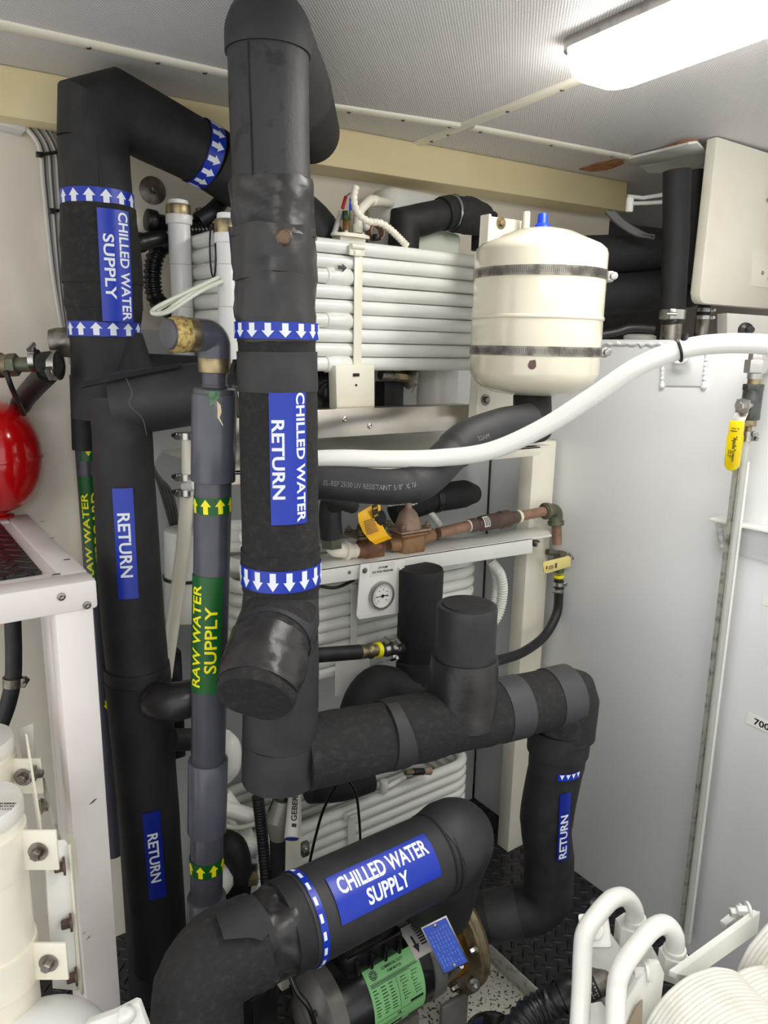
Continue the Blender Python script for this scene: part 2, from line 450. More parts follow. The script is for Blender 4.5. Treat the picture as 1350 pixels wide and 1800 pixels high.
b = B(); abox(b, -.9, 3.0, -2.2, 2.2, FLZ - .1, FLZ); struct('floor', b, DIAM, smooth=False)
b = B(); abox(b, -.9, 2.02, YB, YB + .06, FLZ, 2.5); struct('wall_back', b, WALL, smooth=False)
b = B(); abox(b, 3.0, 3.06, .2, 2.2, FLZ, 2.7); struct('wall_right', b, WALL, smooth=False)
b = B(); abox(b, 2.02, 3.0, 1.98, 2.04, FLZ, 2.7); struct('wall_recess', b, DARKR, smooth=False)
b = B(); abox(b, 1.96, 2.02, YB + .06, 2.04, FLZ, 2.7); struct('wall_recess_side', b, DARKR, smooth=False)
# ceiling slab with metric UVs along its battens
a0, a1, b0, b1 = -1.6, 3.6, -4.6, .9
b = B(); prism(b, [cab(a0, b0), cab(a1, b0), cab(a1, b1), cab(a0, b1)], -CNn * .03)
uvl = b.loops.layers.uv.new('UVMap')
for f in b.faces:
    for l in f.loops: l[uvl].uv = abof(l.vert.co)
struct('ceiling', b, PERF, smooth=False)
# cream beam under the ceiling on the back wall
tl, tr = PY(-260, 63, 1.52), PY(1103, 320, 1.52)
bl, br = PY(-260, 163, 1.52), PY(1101, 372, 1.52)
b = B(); prism(b, [bl, br, tr, tl], V((0, .098, 0)), bev=.003); struct('trim_1', b, BEAM)
b = B()
g0, g1 = PY(-260, 172, 1.60), PY(1047, 372, 1.60)
prism(b, [g0 + V((0, 0, -.004)), g1 + V((0, 0, -.004)), g1 + V((0, 0, .03)), g0 + V((0, 0, .03))], V((0, .02, 0)))
struct('beam_shadow_strip', b, PAPERG)  # grey strip painted in as the shadow band below the beam
# battens
def batten(name, p, q, wdt, screws, mat=CREAM):
    p, q = PC(*p), PC(*q); d = (q - p).normalized(); s = d.cross(CNn).normalized()
    b = B(); n = 6; prof = []
    for i in range(n + 1):
        t = math.pi * i / n; prof.append((-math.cos(t) * wdt / 2, .002 + math.sin(t) * .006))
    poly = [p + s * x + CNn * y for x, y in prof] + [p + s * wdt / 2 - CNn * .001, p - s * wdt / 2 - CNn * .001]
    prism(b, poly, q - p); o = struct(name, b, mat)
    for px in screws:
        t = px; c = p.lerp(q, t) + CNn * .008
        b = B(); screw(b, c, CNn, .0045); fin('screw', b, STEELD, o)
    return o
batten('trim_3', (-260, -17), (412, 131), .026, (.55, .9, .75))
batten('trim_4', (560, 182), (806, 219), .026, (.2, .58, .93))
batten('trim_5', (736, 251), (1062, 121), .032, (.09, .2, .55, .82))
batten('trim_6', (828, 222), (1110, 276), .026, (.05, .46, .86))
# torn white strip, bare rusty spots
b = B()
pts = [(1105, 275), (1160, 262), (1210, 249), (1226, 247), (1240, 262), (1238, 268), (1215, 268), (1150, 283), (1112, 288)]
prism(b, [PC(x, y, .004 + (.012 if x > 1200 else 0)) for x, y in pts], CNn * .006, bev=.001)
struct('trim_7', b, WHITE)
for i, pts in enumerate([[(1018, 297), (1050, 286), (1082, 279), (1095, 281), (1097, 287), (1068, 298), (1040, 301)], [(1168, 258), (1200, 247), (1226, 244), (1218, 252), (1194, 257)]]):
    b = B(); prism(b, [PC(x, y, .0005) for x, y in pts], CNn * (.002 if i == 0 else .0035))
    solo('rust_patch', ['orange rust patch on the ceiling edge above the cream beam\'s right end', 'rusty streak along the torn white ceiling strip'][i], 'rust', b, RUST, smooth=False)
b = B(); sheet = [PC(1125, 290, .003), PC(1236, 262, .003), PC(1243, 268, .01), PC(1235, 285, .02), PC(1190, 303, .02), PC(1140, 302, .01)]
prism(b, sheet, CNn * .003); struct('trim_8', b, WHITEB)

# ------------------------------------------------------------------ lamps
def lamp_fix(a, bb, L, W, label):
    """a,bb: ceiling coordinates of the end centre; runs towards -b"""
    o = thing('ceiling_light', label, 'light', cab(a, bb - L / 2, 0), 'ceiling light fixtures')
    def rr(w, l, r, z, n=6):
        pts = []
        for cx, cy, s in ((w / 2 - r, -r, 0), (-w / 2 + r, -r, 90), (-w / 2 + r, -l + r, 180), (w / 2 - r, -l + r, 270)):
            for k in range(n + 1):
                t = math.radians(s + 90 * k / n); pts.append(cab(a + cx + r * math.cos(t), bb + cy + r * math.sin(t), z))
        return pts
    b = B(); prism(b, rr(W + .02, L + .02, .03, -.002), CNn * .018); fin('housing', b, STEEL, o)
    b = B(); rings = [rr(W, L, .03, .015), rr(W - .004, L - .004, .03, .03), rr(W - .03, L - .03, .025, .045), rr(W - .07, L - .07, .02, .05)]
    vs = [[b.verts.new(p) for p in r] for r in rings]; n = len(vs[0])
    for r0, r1 in zip(vs, vs[1:]):
        for i in range(n): b.faces.new((r0[i], r0[(i + 1) % n], r1[(i + 1) % n], r1[i]))
    b.faces.new(vs[-1]); b.faces.new(vs[0][::-1])
    fin('diffuser', b, LAMPM, o)
    return o
pa, pb = abof(PC(1000, 62)), abof(PC(1086, 124))
LA, LB_, LW = (pa[0] + pb[0]) / 2, (pa[1] + pb[1]) / 2 , abs(pb[0] - pa[0])
print('LAMP', pa, pb)
lamp_fix(LA, LB_, 1.15, LW - .02, 'bright white rectangular ceiling light at upper right')
lamp_fix(LA - 1.15, LB_ - 1.15, 1.15, LW - .02, 'unseen white rectangular ceiling light added behind the viewpoint as fill')  # unseen fixture, added to light the room from behind the camera

# ------------------------------------------------------------------ white tank on the right
TZ = PX(1150, 597, XT).z
tank = thing('storage_tank', 'large pale grey-white steel tank forming the right side', 'tank', (XT + .5, 0, FLZ))
b = B(); abox(b, XT, XT + 1.1, -2.1, 1.56, FLZ, TZ, bev=.004); fin('tank_body', b, TANKM, tank, ang=30)
b = B(); pts = []
for i in range(260): 
    y = 1.5 - i * .0095
    pts.append(V((XT - .001, y, TZ - .010 + .002 * math.sin(i * 2.1))))
tube(b, pts, [.004 + .0016 * math.sin(i * 2.6) for i in range(260)], 8); fin('weld_seam', b, TANKM, tank)
q = [PX(1167, 606, XT), PX(1246, 606, XT), PX(1238, 679, XT), PX(1165, 678, XT)]
b = B(); prism(b, [p - V((.003, 0, 0)) for p in q], V((.004, 0, 0)), bev=.001); fin('lifting_plate', b, TANKM, tank)
b = B()
for p0, p1 in ((q[1], q[2]), (q[0], q[3])):
    pts = [p0.lerp(p1, i / 24) - V((.003, 0, 0)) for i in range(25)]
    tube(b, pts, [.0035 + .0014 * math.sin(i * 2.3) for i in range(25)], 8)
    sphere(b, p1 - V((.003, 0, 0)), .007, .6, 1, 1, 8)
fin('weld_bead', b, TANKM, tank)
# welded angle bracket behind the sight gauge
bk = thing('wall_bracket', 'white welded angle bracket on the tank behind the sight gauge', 'bracket', PX(1320, 930, XT))
b = B()
c0, c1 = PX(1262, 906, XT), PX(1420, 938, XT)
prism(b, [c0, c1, c1 + V((-.035, 0, -.002)), c0 + V((-.035, 0, -.002))], V((0, 0, -.006)), bev=.0015); fin('bracket_flange', b, WHITE, bk)
b = B(); tube(b, [PX(1263, 918, XT - .002).lerp(PX(1270, 962, XT - .002), i / 14) for i in range(15)], [.006 + .002 * math.sin(i * 2.4) for i in range(15)], 10); fin('weld_bead', b, WHITE, bk)
b = B(); prism(b, [PX(1275, 915, XT), PX(1420, 960, XT), PX(1420, 1010, XT), PX(1275, 965, XT)], V((-.004, 0, 0)), bev=.001); fin('bracket_web', b, TANKM, bk)
# paper labels
for pts, lab, txt in (([(1310, 1250), (1376, 1280), (1376, 1300), (1312, 1270)], 'small white label reading 700 on the tank at right edge', '700'),
                      ([(1340, 1047), (1400, 1062), (1400, 1078), (1340, 1062)], 'blank white label strip on the tank above the 700 label', None)):
    P = [PX(x, y, XT) for x, y in pts]
    t = thing('tank_label', lab, 'label', P[3])
    s = Flat(P[3], P[2] - P[3], P[0] - P[3]); w_ = (P[2] - P[3]).length; h_ = (P[0] - P[3]).length
    sticker('label_paper', s, 0, w_, 0, h_, PAPER, t)
    if txt: lettering(s, [(txt, w_ * .2, w_ * .62, h_ * .18, h_ * .78)], LETB, t)
# wall washers
def washer_on(px, py, lab):
    p = PY(px, py, YB); r = pr(23.5, p)
    t = thing('insulation_washer', lab, 'washer', p, 'round steel washers on the back wall')
    b = B(); lathe(b, p, V((0, -1, 0)), [(0, r), (.002, r), (.006, r * .5), (.007, r * .3), (.007, 0)], 36); fin('disc', b, STEELD, t)
    b = B(); hexbolt(b, p + V((0, -.006, 0)), V((0, -1, 0)), r * .26, .009, washer=False); fin('bolt', b, STEELD, t)
washer_on(268, 335, 'round dull steel washer with hex bolt on the wall beneath the bent black elbow')
washer_on(296, 830, 'round dull steel washer on the wall behind the cream hose')
# ================================================================== big insulated pipes
def hp(pts): return [PH(*p) for p in pts]
def rp(P, rs): return [pr(r, p) for p, r in zip(P, rs)] if isinstance(rs, (list, tuple)) else [pr(rs, p) for p in P]
def sleeve(parent, name, mat, P, R, step=.012, amp=0, sc=30, seed=0, seg=36, rim=.0, label=None, ang=38):
    """tube along world points P with radii R, rounded rims, optional crumpling"""
    b = B(); tube(b, P, R, seg, True, step)
    if amp: rough(b, amp, sc, seed)
    return fin(name, b, mat, parent, label=label, ang=ang)
def onaxis(P, py):
    """point of the polyline P at photo row py"""
    for a, c in zip(P, P[1:]):
        ya, yc = proj(a)[1], proj(c)[1]
        if min(ya, yc) <= py <= max(ya, yc) and abs(ya - yc) > 1e-6:
            lo, hi = 0., 1.
            for _ in range(40):
                mid = (lo + hi) / 2; ym = proj(a.lerp(c, mid))[1]
                if (ym < py) == (ya < yc): lo = mid
                else: hi = mid
            return a.lerp(c, lo)
    return P[0] if abs(proj(P[0])[1] - py) < abs(proj(P[-1])[1] - py) else P[-1]
def asin_(x): return math.asin(max(-1, min(1, x)))
def csurf(P, y0, y1, r, mode, cx_off=0):
    a, c = onaxis(P, y0), onaxis(P, y1); ax = (a - c) if a.z > c.z else (c - a)
    mid = (a + c) / 2
    ref = CAM - mid
    return Cyl(a if a.z > c.z else c, ax, ref, r, mode), (a - c).length

# ---------------- chilled water return riser (centre)
rz = thing('chilled_water_return_pipe', 'thick black insulated central riser labelled CHILLED WATER RETURN, highest and nearest pipe', 'pipe', PH(492, 1395, 1.1))
RP = hp([(492, 1392, 1.1), (494, 1190, 1.1), (494, 1000, 1.1), (490, 750, 1.1), (484, 480, 1.1), (475, 250, 1.1), (471, 95, 1.1)])
RR = [.0600, .0590, .0588, .0572, .0548, .0538, .0540]
def rr_at(P, R, py):
    p = onaxis(P, py); best = None
    tot = [0]
    for a, c in zip(P, P[1:]): tot.append(tot[-1] + (c - a).length)
    s = None
    for i, (a, c) in enumerate(zip(P, P[1:])):
        t = (p - a).dot(c - a) / (c - a).length_squared
        if -.001 <= t <= 1.001: return R[i] * (1 - t) + R[i + 1] * t
    return R[-1]
def sub(P, y0, y1, n=2):
    """axis points between two photo rows"""
    return [onaxis(P, y0 + (y1 - y0) * i / n) for i in range(n + 1)]
sleeve(rz, 'insulation', FOAMW, sub(RP, 95, 330, 4), [rr_at(RP, RR, y) for y in (96, 154, 212, 271, 330)], amp=.0012, sc=18, label='worn upper insulation sleeve')
# elbow at the top, turning back towards the beam
top = onaxis(RP, 97); zt = PH(474, 66, 1.11).z
e1 = zset(PH(474, 66, 1.105), zt); e2 = zset(PH(523, 165, 1.34), zt); e3 = zset(PH(545, 238, 1.56), zt)
EP = [top, top.lerp(zset(top, zt), .42), e1 + (e2 - e1) * .18, e2]
EP = fillet([top, zset(top, zt + .0), e2], .075, 3)
sleeve(rz, 'elbow', FOAMG, EP, .0575, amp=.0010, sc=20, label='smooth mitred elbow under the ceiling')
sleeve(rz, 'sleeve', FOAM, [e2 + (e1 - e2).normalized() * .01, e3], .0575, label='horizontal run going back to the beam')
def seam(parent, surf, x0, x1, y0, y1, mat=FOAMD, name='seam'):
    return sticker(name, surf, x0, x1, y0, y1, mat, parent, lift=.0004, thick=.0006)
sf, L_ = csurf(RP, 100, 325, .0541, 'down'); seam(rz, sf, 0, L_, -.0265, -.0245)
# tape wraps
def wrap(P, R, y0, y1, grow, mat, parent, amp=.003, sc=26, seed=1., taper=.0, name='tape_wrap', ang=38, tilt=0):
    pts = sub(P, y0, y1, 6); n = 7
    rs = [rr_at(P, R, y0 + (y1 - y0) * i / 6) + grow + taper * (i / 6 - .5) for i in range(n)]
    b = B(); tube(b, pts, rs, 44, True, .006); rough(b, amp, sc, seed); rough(b, amp * .5, sc * 2.4, seed + 3)
    if mat is TAPE: crease(b, .0038, seed)
    return fin(name, b, mat, parent, ang=ang)
wrap(RP, RR, 320, 420, .0034, TAPE, rz, seed=1, taper=.004, amp=.0042, sc=20)
wrap(RP, RR, 404, 492, .0046, TAPE, rz, seed=5, amp=.0062, sc=18, taper=-.002)
wrap(RP, RR, 484, 572, .0018, TAPE, rz, seed=9, amp=.0048, sc=20, taper=-.004)
wrap(RP, RR, 596, 622, .000, FOAMR, rz, seed=11, amp=.001, name='insulation')
wrap(RP, RR, 618, 687, .0022, FOAMG, rz, seed=12, amp=.0008, name='tape_wrap')
wrap(RP, RR, 680, 972, .0004, FOAMR, rz, seed=2, amp=.0012, sc=14, name='insulation')
wrap(RP, RR, 962, 986, .0016, FOAMR, rz, seed=2, amp=.0015, sc=40, name='insulation_joint')
wrap(RP, RR, 1018, 1032, .0012, FOAMR, rz, seed=2, amp=.0015, sc=40, name='insulation_joint')
wrap(RP, RR, 984, 1130, -.0006, FOAMR, rz, seed=6, amp=.001, name='insulation')
wrap(RP, RR, 1120, 1362, .0006, FOAMG, rz, seed=7, amp=.002, sc=12, name='insulation')
wrap(RP, RR, 1296, 1365, .0022, FOAMG, rz, seed=8, amp=.0016, sc=12, name='insulation_collar')
wrap(RP, RR, 560, 600, .0006, TAPE, rz, seed=3, amp=.0005)
for y, n, wd, ln in ((582, 16, 28, 0), (1003, 16, 38, 0)):
    p = onaxis(RP, y); arrow_band(rz, p, V((0, 0, 1)), rr_at(RP, RR, y) + (.0034 if y < 700 else .0018), pr(wd, p), n, -1)
# sticker CHILLED WATER RETURN
rl = rr_at(RP, RR, 800) + .0016
sf, L_ = csurf(RP, 686, 907, rl, 'down')
st = sticker('name_sticker', sf, 0, L_, -rl * .22, rl * .70, BLUE, rz)
lettering(sf, [('CHILLED WATER', L_ * .0, L_ * .985, rl * .42, rl * .655), ('RETURN', L_ * .20, L_ * .80, rl * -.17, rl * .13)], LET, st, bold=.025)
# rusty plug
pq = onaxis(RP, 418); q = PH(498, 418, 1.05)
b = B(); dq = V((-FH.x * .9 + .25, -FH.y, 0)).normalized(); lathe(b, q - dq * .012, dq, [(0, .0105), (.006, .0105), (.012, .0125), (.02, .012), (.023, .009), (.0225, 0)], 8); fin('plug', b, M('plug_rusty', (112, 94, 76), .5, .4, col2=(62, 48, 38), vs=60, bump=.4, bs=90), rz)
# left side tuft of coarse insulation
b = B(); tube(b, [PH(415, 632, 1.11), PH(413, 650, 1.11), PH(413, 676, 1.11)], [pr(7, pq), pr(11, pq), pr(9, pq)], 14, True, .004); rough(b, .004, 160, 3); fin('insulation_tuft', b, FOAMR, rz)
# capped branch towards the viewer
bA = PH(496, 1064, 1.095); bE = PH(448, 1230, .955)
dBR = (bE - bA).normalized()
b = B(); tube(b, [bA - dBR * .0, bA.lerp(bE, .45), bA.lerp(bE, .66)], [.0560, .0575, .0570], 44, True, .008); rough(b, .0015, 16, 4); fin('branch', b, FOAMR, rz)
b = B(); tube(b, [bA.lerp(bE, .42), bA.lerp(bE, .70), bA.lerp(bE, .90)], [.0590, .0600, .0575], 44, True, .005); rough(b, .0050, 20, 8); crease(b, .0045, 3); rough(b, .002, 60, 2); fin('tape_wrap', b, TAPE, rz)
b = B(); tube(b, [bA.lerp(bE, .84), bE - dBR * .006, bE], [.0570, .0570, .0540], 44, True, .006); rough(b, .0026, 30, 5); fin('end_cap', b, FOAMR, rz)
# saddle of foam from riser to branch
b = B(); tube(b, [onaxis(RP, 1040), onaxis(RP, 1085).lerp(bA + dBR * .03, .35), bA + dBR * .07], [.0575, .0605, .0600], 44, True, .01); rough(b, .0012, 18, 2); fin('branch_saddle', b, FOAMW, rz)

# ---------------- horizontal header with capped stub and the drop to the pump
hd = thing('chilled_water_header', 'thick black insulated horizontal header with capped upright stub, running right to the white tank', 'pipe', PH(960, 1640, 1.33))
ZH = PH(560, 1322, 1.12).z
hA = zset(PH(500, 1338, 1.10), ZH); hB = zset(PH(1000, 1198, 1.345), ZH)
# follow the same height: solve row for given h by shifting along z
def at_h(px, h, z):
    lo, hi = 0, 1800
    for _ in range(40):
        mid = (lo + hi) / 2
        if PH(px, mid, h).z > z: lo = mid
        else: hi = mid
    return PH(px, lo, h)
hA = at_h(500, 1.10, ZH); hB = at_h(1000, 1.35, ZH)
HD = (hB - hA).normalized()
print('HEADER', proj(hA), proj(hB), ZH)
def hpt(px): # point of header axis at photo column
    lo, hi = 0., 1.
    for _ in range(40):
        mid = (lo + hi) / 2
        if proj(hA.lerp(hB, mid))[0] < px: lo = mid
        else: hi = mid
    return hA.lerp(hB, lo)
RH = .0575
b = B(); tube(b, [hA + HD * .03, hpt(690)], [.0615, .0592], 44, True, .008); rough(b, .0045, 12, 3); rough(b, .002, 45, 5); fin('insulation', b, FOAMR, hd)
b = B(); tube(b, [hpt(676), hpt(870)], [.0600, .0590], 44, True, .008); rough(b, .0045, 14, 6); rough(b, .002, 50, 5); fin('insulation', b, FOAMR, hd)
d1 = PH(983, 1300, 1.352); d2 = PH(963, 1470, 1.352); 
b = B(); tube(b, fillet([hpt(860), hB, zset(hB, hB.z - .085)], .016, 2), .0580, 44, True, .01); rough(b, .0018, 14, 7); fin('insulation', b, FOAMR, hd)
for px0, px1 in ((873, 912), (962, 1000)):
    b = B(); tube(b, [hpt(px0), hpt(px1)], .0602, 44, True, .008); rough(b, .0008, 20, px0); fin('tape_strip', b, M('tape_strip_%d' % px0, (60, 60, 64), .45), hd, label='lighter grey tape strip')
# loose flap of tape hanging by the joint
b = B(); c = hpt(690); sf = Cyl(c, HD, CAM - c, .0612, 'along')
poly2(b, [(-.017, .055), (.004, .055), (.006, .02), (.022, -.062), (-.002, -.078), (-.020, -.068), (-.016, 0)]); onto(b, sf, .0006, .0025, .006); fin('tape_flap', b, FOAMG, hd)
b = B(); poly2(b, [(.02, .04), (.32, .034), (.32, .022), (.02, .03)]); onto(b, Cyl(hpt(890), HD, CAM - hpt(890), .0605, 'along'), .0004, .002, .006)
for v in b.verts: pass
fin('insulation_flap', b, FOAM, hd) if False else b.free()
# upright stub
sx = hpt(812); s1 = V((sx.x, sx.y, PH(817, 1062, (sx - CAM).dot(FH)).z))
zs = lambda py: PH(815, py, (sx - CAM).dot(FH)).z
b = B(); tube(b, [zset(sx, zs(1165)), zset(sx, zs(1068)), zset(sx, zs(1063))], [.0545, .0545, .0525], 40, True, .01); rough(b, .0012, 14, 3); fin('stub_cap', b, FOAMG, hd)
b = B(); tube(b, [zset(sx, sx.z), zset(sx, zs(1200)), zset(sx, zs(1152))], [.064, .0625, .0595], 44, True, .008); rough(b, .0035, 18, 6); fin('tape_wrap', b, TAPE, hd)
b = B(); lathe(b, zset(sx, zs(1063)), V((0, 0, 1)), [(0, .044), (.003, .043), (.003, 0)], 40); rough(b, .001, 60); fin('cap_disc', b, FOAM, hd)
# the drop on the right, bending to the pump inlet
dz = lambda py: PH(975, py, 1.352).z
D0 = zset(hB, hB.z - .05); xo = hB
DP = [zset(PH(984, 1285, 1.352), dz(1285)), PH(978, 1340, 1.352), PH(960, 1440, 1.352), PH(965, 1505, 1.352)]
b = B(); tube(b, spline([D0] + DP, 6), [.056] * 7 + [.056] * 6 + [.0535] * 6 + [.0515] * 6 + [.0525], 40, True, .01); rough(b, .002, 14, 2); fin('drop_insulation', b, FOAM, hd)
wz = DP[0]
b = B(); tube(b, [PH(984, 1276, 1.352), PH(980, 1318, 1.352)], [.0620, .0612], 40, True, .008); rough(b, .001, 16, 8); fin('insulation_collar', b, FOAM, hd)
q0 = PH(965, 1500, 1.352); q1 = PH(963, 1592, 1.352); q2 = V((.962, .985, .405))
b = B(); tube(b, fillet([q0, q1, q2], .055, 6), .0515, 40, True, .01); rough(b, .001, 14, 2); fin('elbow', b, FOAM, hd)
b = B(); tube(b, [q1.lerp(q2, .38), q1.lerp(q2, .78)], .0528, 40, True, .01); fin('tape_wrap', b, FOAMG, hd)
ps = PH(975, 1340, 1.352); sf = Cyl(ps, V((0, 0, 1)), CAM - ps, .0565, 'ring')
b = B(); rect2(b, .008, .058, -.006, .008); onto(b, sf, .001, .0006, .004); bd = fin('arrow_band', b, BLUE, hd)
b = B()
for x in (.016, .028, .040, .052): poly2(b, [(x - .0045, .007), (x, -.003), (x + .0045, .007)])
onto(b, sf, .0018, .0003, .004); fin('arrows', b, LET, bd, smooth=False)
pa_, pb_ = PH(961, 1482, 1.352), PH(966, 1368, 1.352)
sf = Cyl(pa_, pb_ - pa_, CAM - pa_, .0545, 'up'); L_ = (pb_ - pa_).length
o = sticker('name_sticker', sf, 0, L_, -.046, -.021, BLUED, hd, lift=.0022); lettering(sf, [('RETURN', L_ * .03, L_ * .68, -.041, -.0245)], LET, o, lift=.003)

# ---------------- chilled water supply pipe on the left
sp = thing('chilled_water_supply_pipe', 'black insulated pipe on the left labelled CHILLED WATER SUPPLY, bent over at the top', 'pipe', PH(205, 1000, 1.37))
SPh = 1.37
SP = hp([(186, 740, SPh), (186, 640, SPh), (182, 500, SPh), (172, 350, SPh), (164, 250, SPh)])
SR = [.0605, .0592, .0600, .0575, .0580]
eT = PH(160, 205, SPh)
zE = PH(176, 185, 1.38).z
eA = PH(164, 232, SPh); eB = PH(205, 192, 1.40); eC = PH(370, 278, 1.52); eD = PH(470, 345, 1.62); eE = PH(565, 420, 1.66); eF = PH(585, 560, 1.66)
b = B(); tube(b, [onaxis(SP, 252), eA + V((0, 0, -.01)), PH(167, 203, SPh) , eB, eC], [.0580, .0580, .0600, .0605, .0565], 40, True, .02); rough(b, .0008, 15, 4); fin('elbow', b, FOAM, sp)
b = B(); tube(b, fillet([eC, eD, eE, eF], .12, 6), .0585, 36, True, .02); fin('insulation', b, FOAM, sp)
wrap(SP, SR, 250, 345, .0, FOAM, sp, seed=2, amp=.0006, name='insulation')
wrap(SP, SR, 366, 430, .0055, FOAMR, sp, seed=3, amp=.003, taper=.004)
wrap(SP, SR, 424, 500, .0080, FOAMR, sp, seed=4, amp=.003, sc=18)
wrap(SP, SR, 494, 542, .0060, FOAMR, sp, seed=6, amp=.0026)
wrap(SP, SR, 536, 572, .0030, FOAMR, sp, seed=8, amp=.0026, taper=-.003)
wrap(SP, SR, 560, 735, -.0004, FOAM, sp, seed=9, amp=.0006, name='insulation')
wrap(SP, SR, 338, 370, .0002, FOAM, sp, seed=9, amp=.0, name='insulation')
sp2 = [zset(SP[0], z) + V((.012, 0, 0)) for z in (SP[0].z + .03, FLZ)]
sleeve(sp, 'insulation', FOAMD, sp2, .036, step=.1)
sf, L_ = csurf(SP, 252, 340, .0585, 'down'); seam(sp, sf, 0, L_, .006, .0078, BLACKG)
sf, L_ = csurf(TP_, 0, 1, 1, 'down') if False else (None, 0)
for y, wd in ((355, 29), (579, 25)):
    p = onaxis(SP, y); arrow_band(sp, p, V((0, 0, 1)), rr_at(SP, SR, y) + .0012, pr(wd, p), 14, 1)
d_ = (eC - eB).normalized(); p = eB.lerp(eC, .90); arrow_band(sp, p, d_, .0572 + .0012, .030, 15, 1, lift=.0008)
rl = .0685
sf, L_ = csurf(SP, 376, 566, rl, 'down')
o = sticker('name_sticker', sf, 0, L_, -.003, .051, BLUE, sp, lift=.0012)
lettering(sf, [('CHILLED WATER', L_ * .02, L_ * .99, .030, .0475), ('SUPPLY', L_ * .22, L_ * .80, .004, .0215)], LET, o, lift=.002, bold=.02)
p0 = sp2[0]; sf = Cyl(PH(175, 790, 1.36), V((0, 0, 1)), CAM - p0, .037, 'down'); zz = PH(175, 790, 1.36).z
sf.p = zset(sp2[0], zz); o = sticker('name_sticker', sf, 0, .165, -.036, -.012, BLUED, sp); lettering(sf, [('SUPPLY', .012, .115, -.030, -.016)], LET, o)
# tee to the right, behind the return arm
b = B(); tube(b, [zset(SP[0], PH(190, 672, SPh).z), PH(350, 668, 1.42)], [.055, .045], 36, True, .02); fin('branch', b, FOAMD, sp)
b = B(); tube(b, [PH(225, 590, 1.37), PH(232, 640, 1.36), PH(250, 690, 1.36)], [.026, .034, .05], 24, True, .02); fin('insulation_flap', b, FOAMD, sp)
# foil wrapped stub at the left
b = B(); tube(b, [PH(150, 602, 1.38), PH(112, 602, 1.37), PH(95, 603, 1.37)], [.026, .0265, .026], 20, True, .005); rough(b, .003, 90, 3); fin('wrapped_stub', b, STEELD, sp)

# ---------------- raw water overboard pipe behind
ov = thing('raw_water_overboard_pipe', 'slim dark pipe at left with green RAW WATER OVERBOARD label, behind the black return pipe', 'pipe', PH(195, 1400, 1.46))
OP = hp([(146, 660, 1.45), (150, 790, 1.45), (165, 950, 1.45), (185, 1250, 1.45), (200, 1500, 1.45)])
sleeve(ov, 'insulation', FOAM, OP[:2], .0245)
sleeve(ov, 'pipe', PVCG, [OP[1], OP[-1]], .0195)
sf = Cyl(PH(153, 780, 1.45), OP[1] - OP[-1], CAM - OP[1], .0198, 'ring')
b = B(); rect2(b, -.022, .022, -.032, .008); onto(b, sf, .0006, .0005, .004); o = fin('arrow_band', b, GREEN, ov)
b = B(); poly2(b, arrow_pts(.001, -.012, .010, .020, -1)); onto(b, sf, .0012, .0003, .004); fin('arrow', b, YEL, o, smooth=False)
pa_, pb_ = onaxis(OP, 1030), onaxis(OP, 835); sf = Cyl(pa_, pb_ - pa_, CAM - pa_, .0198, 'up'); L_ = (pb_ - pa_).length
o = sticker('name_sticker', sf, 0, L_, -.021, .021, GREEN, ov); lettering(sf, [('RAW WATER', .02, L_ * .86, .003, .0165), ('OVERBOARD', .015, L_ * .86, -.0165, -.002)], YEL, o)
pp = onaxis(OP, 1232); sf = Cyl(pp, OP[1] - OP[-1], CAM - pp, .0198, 'ring')
b = B(); poly2(b, arrow_pts(.003, 0, .010, .020, -1)); onto(b, sf, .0012, .0003, .004); fin('arrow', b, YEL, ov, smooth=False)

# ---------------- black return pipe on the left
rt = thing('return_pipe', 'black insulated pipe with two blue RETURN labels, second from left beside the white bench', 'pipe', PH(290, 1700, 1.22))
TP = hp([(210, 700, 1.235), (215, 760, 1.23), (227, 1000, 1.22), (243, 1190, 1.22), (264, 1450, 1.22), (284, 1690, 1.22)])
TR = [.048, .0475, .0520, .0530, .0535, .0515]
b = B(); tube(b, TP[:4], TR[:4], 36, True, .012); rough(b, .001, 14, 3); fin('insulation', b, FOAM, rt)
b = B(); tube(b, TP[3:], [TR[3] + .003] + TR[4:], 36, True, .012); rough(b, .0016, 9, 3); fin('insulation', b, FOAMD, rt)
wrap(TP, TR, 1168, 1205, .0022, FOAM, rt, amp=.002, name='insulation_joint')
a0_, a1_ = PH(206, 712, 1.235), PH(412, 682, 1.26)
b = B(); tube(b, [a0_, a1_], [.0535, .0500], 40, True, .012); rough(b, .0012, 12, 5); fin('insulation_arm', b, FOAMG, rt)
